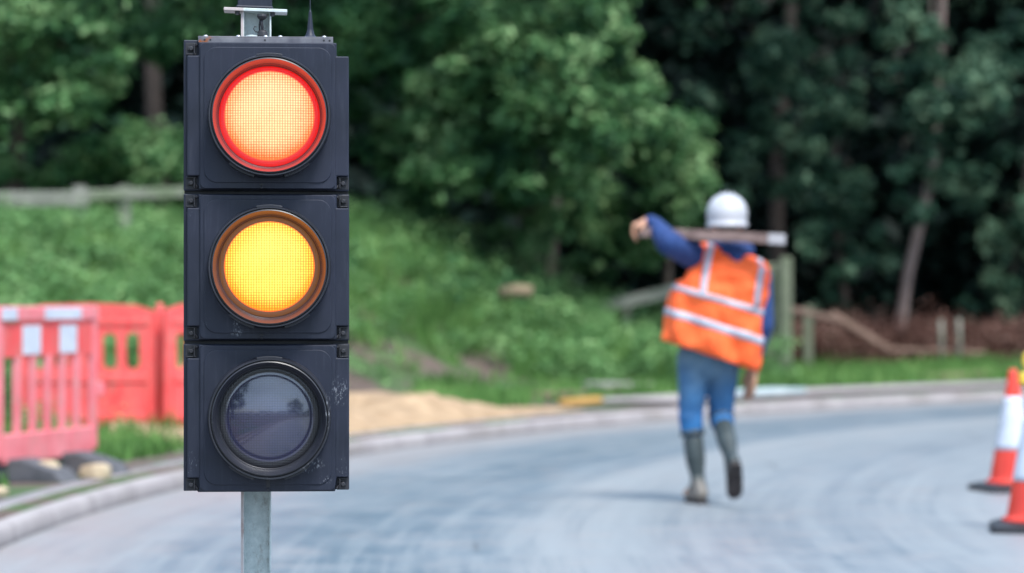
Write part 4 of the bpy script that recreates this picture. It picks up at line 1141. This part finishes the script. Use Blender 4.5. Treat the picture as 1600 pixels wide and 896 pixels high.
# orange vest lofted from rings, open at the neck, hem and arms
def pl(px, py): return ((px - 1115) / 283.0, (787 - py) / 283.0)
VR = [((1035, 531), (1184, 581), .155, .20), ((1042, 489), (1188, 537), .160, .17), ((1051, 449), (1193, 492), .162, .16), ((1070, 428), (1199, 459), .158, .155), ((1084, 405), (1204, 437), .148, .15), ((1093, 388), (1200, 418), .128, .14)]
VR = [(pl(*a), pl(*b), d1, d2) for a, b, d1, d2 in VR]
def vest_pt(u, v, off=0.0):
    """u: angle, 0 = right side of the picture, pi/2 = chest, 3pi/2 = back; v: 0 hem .. 1 top"""
    q = v * (len(VR) - 1); i = min(int(q), len(VR) - 2); f = q - i
    def g(k, j): return VR[i][k][j] * (1 - f) + VR[i + 1][k][j] * f
    l = Vector((g(0, 0), 0, g(0, 1))); r = Vector((g(1, 0), 0, g(1, 1))); dep = (VR[i][2] * (1 - f) + VR[i + 1][2] * f)
    c = (l + r) / 2; hx = (r.x - l.x) / 2; cu, su = math.cos(u), math.sin(u)
    ex = (abs(cu) ** .85) * (1 if cu > 0 else -1); ey = (abs(su) ** .75) * (1 if su > 0 else -1)
    wrinkle = .012 * math.sin(u * 8 + v * 6 + 1.5 * math.sin(v * 5)) * (1.1 - v) + .008 * math.sin(v * 17 + u * 3 + math.sin(u * 5)) + .004 * math.sin(v * 31 - u * 7)
    return Vector((c.x + (hx + off + wrinkle * .6) * ex, (dep + off + wrinkle) * ey, c.z + (r.z - l.z) / 2 * ex))
NU, NV = 72, 24
bm = bmesh.new(); G = [[bm.verts.new(vest_pt(2 * PI * i / NU, j / NV)) for i in range(NU)] for j in range(NV + 1)]
for j in range(NV):
    v = (j + .5) / NV
    for i in range(NU):
        u = 360 * (i + .5) / NU
        # arm openings at both sides, front opening
        if v > .50 and (min(u, 360 - u) < 18 or abs(u - 180) < 26): continue
        if abs(u - 90) < 4: continue
        bm.faces.new((G[j][i], G[j][(i+1) % NU], G[j+1][(i+1) % NU], G[j+1][i]))
# shoulder straps: from the top ring over the shoulder, leaving a V at the nape
def strap(x0, x1, zlift, vtop):
    K = 14; W = 5; rows = []
    for k in range(K + 1):
        a = PI * k / K
        row = []
        for m_ in range(W + 1):
            X = x0 + (x1 - x0) * m_ / W
            # slope follows the shoulders
            q = (X - VR[-1][0][0]) / (VR[-1][1][0] - VR[-1][0][0])
            zb = VR[-1][0][1] * (1 - q) + VR[-1][1][1] * q
            # height of the shoulder rises toward the neck
            rise = .040 + .030 * (1 - abs(X - .085) / .17)
            y = -.133 * math.cos(a) * (.97 - .35 * abs(math.sin(a)) * 0)
            hx = (VR[-1][1][0] - VR[-1][0][0]) / 2; xc = (VR[-1][1][0] + VR[-1][0][0]) / 2
            e = max(.05, 1 - min(1, abs((X - xc) / hx)) ** 2.4) ** .42
            row.append(bm.verts.new((X, y * e, zb - .012 + rise * math.sin(a))))
        rows.append(row)
    for k in range(K):
        for m_ in range(W): bm.faces.new((rows[k][m_], rows[k][m_+1], rows[k+1][m_+1], rows[k+1][m_]))
strap(-.068, .035, 0, 0); strap(.155, .285, 0, 0)
def vest_mat():
    t = NT('fluorescent orange vest'); v = t.coord('Object'); n1 = t.noise(v, 6, 4)
    t.base(t.ramp(n1, [(.3, (.95, .100, .014)), (.7, (1.0, .165, .034))])); t.set(Roughness=.75)
    t.bump(t.noise(t.coord('Object', (1.4, 1, .6)), 9, 3), .9, .05)
    return t.m
vest = obj('vest', bm, vest_mat(), worker, smooth=True)
m = vest.modifiers.new('s', 'SOLIDIFY'); m.thickness = .005; m.offset = 1
def silver():
    t = NT('silver reflective tape'); v = t.coord('Object')
    t.base(t.ramp(t.noise(v, 14, 4), [(.3, (.34, .37, .44)), (.7, (.46, .49, .56))])); t.set(Roughness=.4); return t.m
M['silver'] = silver()
def band(u0, u1, v0, v1, nu, nv):
    bm = bmesh.new(); g = [[bm.verts.new(vest_pt(u0 + (u1 - u0) * i / nu, v0 + (v1 - v0) * j / nv, .008)) for i in range(nu + 1)] for j in range(nv + 1)]
    for j in range(nv):
        for i in range(nu): bm.faces.new((g[j][i], g[j][i+1], g[j+1][i+1], g[j+1][i]))
    o = obj('reflective_stripe', bm, M['silver'], vest, smooth=True); m = o.modifiers.new('s', 'SOLIDIFY'); m.thickness = .002; m.offset = 0
band(R(96), R(444), .385, .44, 90, 2); band(R(96), R(444), .185, .242, 90, 2)
def vstripe(px0, px1, v0, v1, wid):
    bm = bmesh.new(); rows = []
    n = 12
    for j in range(n + 1):
        v = v0 + (v1 - v0) * j / n; X = ((px0 + (px1 - px0) * j / n) - 1115) / 283.0
        row = []
        for dx in (-wid / 2, wid / 2):
            lo_, hi_ = PI, 2 * PI
            for _ in range(30):
                mid = (lo_ + hi_) / 2
                if vest_pt(mid, v).x < X + dx: lo_ = mid
                else: hi_ = mid
            row.append(bm.verts.new(vest_pt(lo_, v, .009)))
        rows.append(row)
    for j in range(n): bm.faces.new((rows[j][0], rows[j][1], rows[j+1][1], rows[j+1][0]))
    o = obj('reflective_stripe', bm, M['silver'], vest, smooth=True); m = o.modifiers.new('s', 'SOLIDIFY'); m.thickness = .002; m.offset = 0
vstripe(1096, 1109, .44, 1.0, .032); vstripe(1177, 1187, .44, .97, .032)
# the strap stripes continue over the shoulders
for xa in (-.022, .250):
    bm = bmesh.new(); rows = []
    for k in range(15):
        a = PI * k / 14; row = []
        for dx in (-.016, .016):
            X = xa + dx + (.012 if xa < 0 else -.0) * 0
            q = (X - VR[-1][0][0]) / (VR[-1][1][0] - VR[-1][0][0]); zb = VR[-1][0][1] * (1 - q) + VR[-1][1][1] * q
            rise = .040 + .030 * (1 - abs(X - .085) / .17); hx = (VR[-1][1][0] - VR[-1][0][0]) / 2; xc = (VR[-1][1][0] + VR[-1][0][0]) / 2
            e = max(.05, 1 - min(1, abs((X - xc) / hx)) ** 2.4) ** .42
            row.append(bm.verts.new((X, -.133 * math.cos(a) * e * 1.04, zb - .012 + rise * math.sin(a) + .008)))
        rows.append(row)
    for k in range(14): bm.faces.new((rows[k][0], rows[k][1], rows[k+1][1], rows[k+1][0]))
    o = obj('reflective_stripe', bm, M['silver'], vest, smooth=True); m = o.modifiers.new('s', 'SOLIDIFY'); m.thickness = .002; m.offset = 0
# the plank across the shoulders
pa = Vector((-.412, -.105, 1.497)); pb = Vector((.372, -.235, 1.452)); wo = Vector(worker.location)
pk = empty('plank', tuple(wo + pa)); tag(pk, 'grey brown wooden plank with a pale end resting across the shoulders of the worker', 'plank')
bm = bmesh.new(); beam(bm, (0, 0, 0), (pb - pa) * .885, 0.10, .054); obj('board', bm, noisy('grey brown timber', (.14, .090, .080), (.25, .17, .15), 12, .85, .3), pk, bevel=.004)
bm = bmesh.new(); beam(bm, (pb - pa) * .888, (pb - pa), .102, .056); obj('painted_end', bm, noisy('pale painted end', (.34, .32, .33), (.46, .44, .45), 12, .8, .2), pk, bevel=.004)

# ------------------------------------------------------------------ trees behind the camera (seen only as reflections in the unlit lens)
def back_tree(name, label, x, y, h, w_, seed, n=70):
    r = random.Random(seed); cr = []
    for _ in range(n):
        a = r.random() * 2 * PI; q = math.sqrt(r.random()); zz = r.uniform(.18, 1)
        ww = w_ * math.sin(PI * min(1, zz * .85 + .12)) ** .6
        cr.append(((x + ww * q * math.cos(a), y + ww * q * math.sin(a), h * zz), w_ * .25 * r.uniform(.7, 1.3)))
    tree(name, label, (x, y), [(x, y, h * .3), (x + .1, y, h * .6), (x, y, h * .85)], h * .022, cr, M['leaf_b'], M['bark'], .4, 90, seed, limbs=5)
back_tree('roadside_tree', 'tall tree reflected at the upper left of the unlit lens', -8.2, -10, 12.5, 3.6, 71)
back_tree('roadside_tree', 'round topped tree reflected right of centre in the unlit lens', 18, -34, 9.5, 5.0, 72)
back_tree('roadside_tree', 'smaller tree reflected at the right rim of the unlit lens', 27, -26, 8, 4.0, 73)
r_ = np.random.default_rng(77); xs = np.linspace(-90, 90, 260); ys = -52 + 5 * np.sin(xs * .06)
V, Q = leaf_cloud(np.stack([xs, ys, r_.uniform(.4, 3.2, 260)], 1), r_.uniform(.9, 1.6, 260), 80, .5, seed=78)
tag(np_mesh('hedge', V, Q, M['leaf_b']), 'long dark hedge reflected along the middle of the unlit lens', 'hedge')
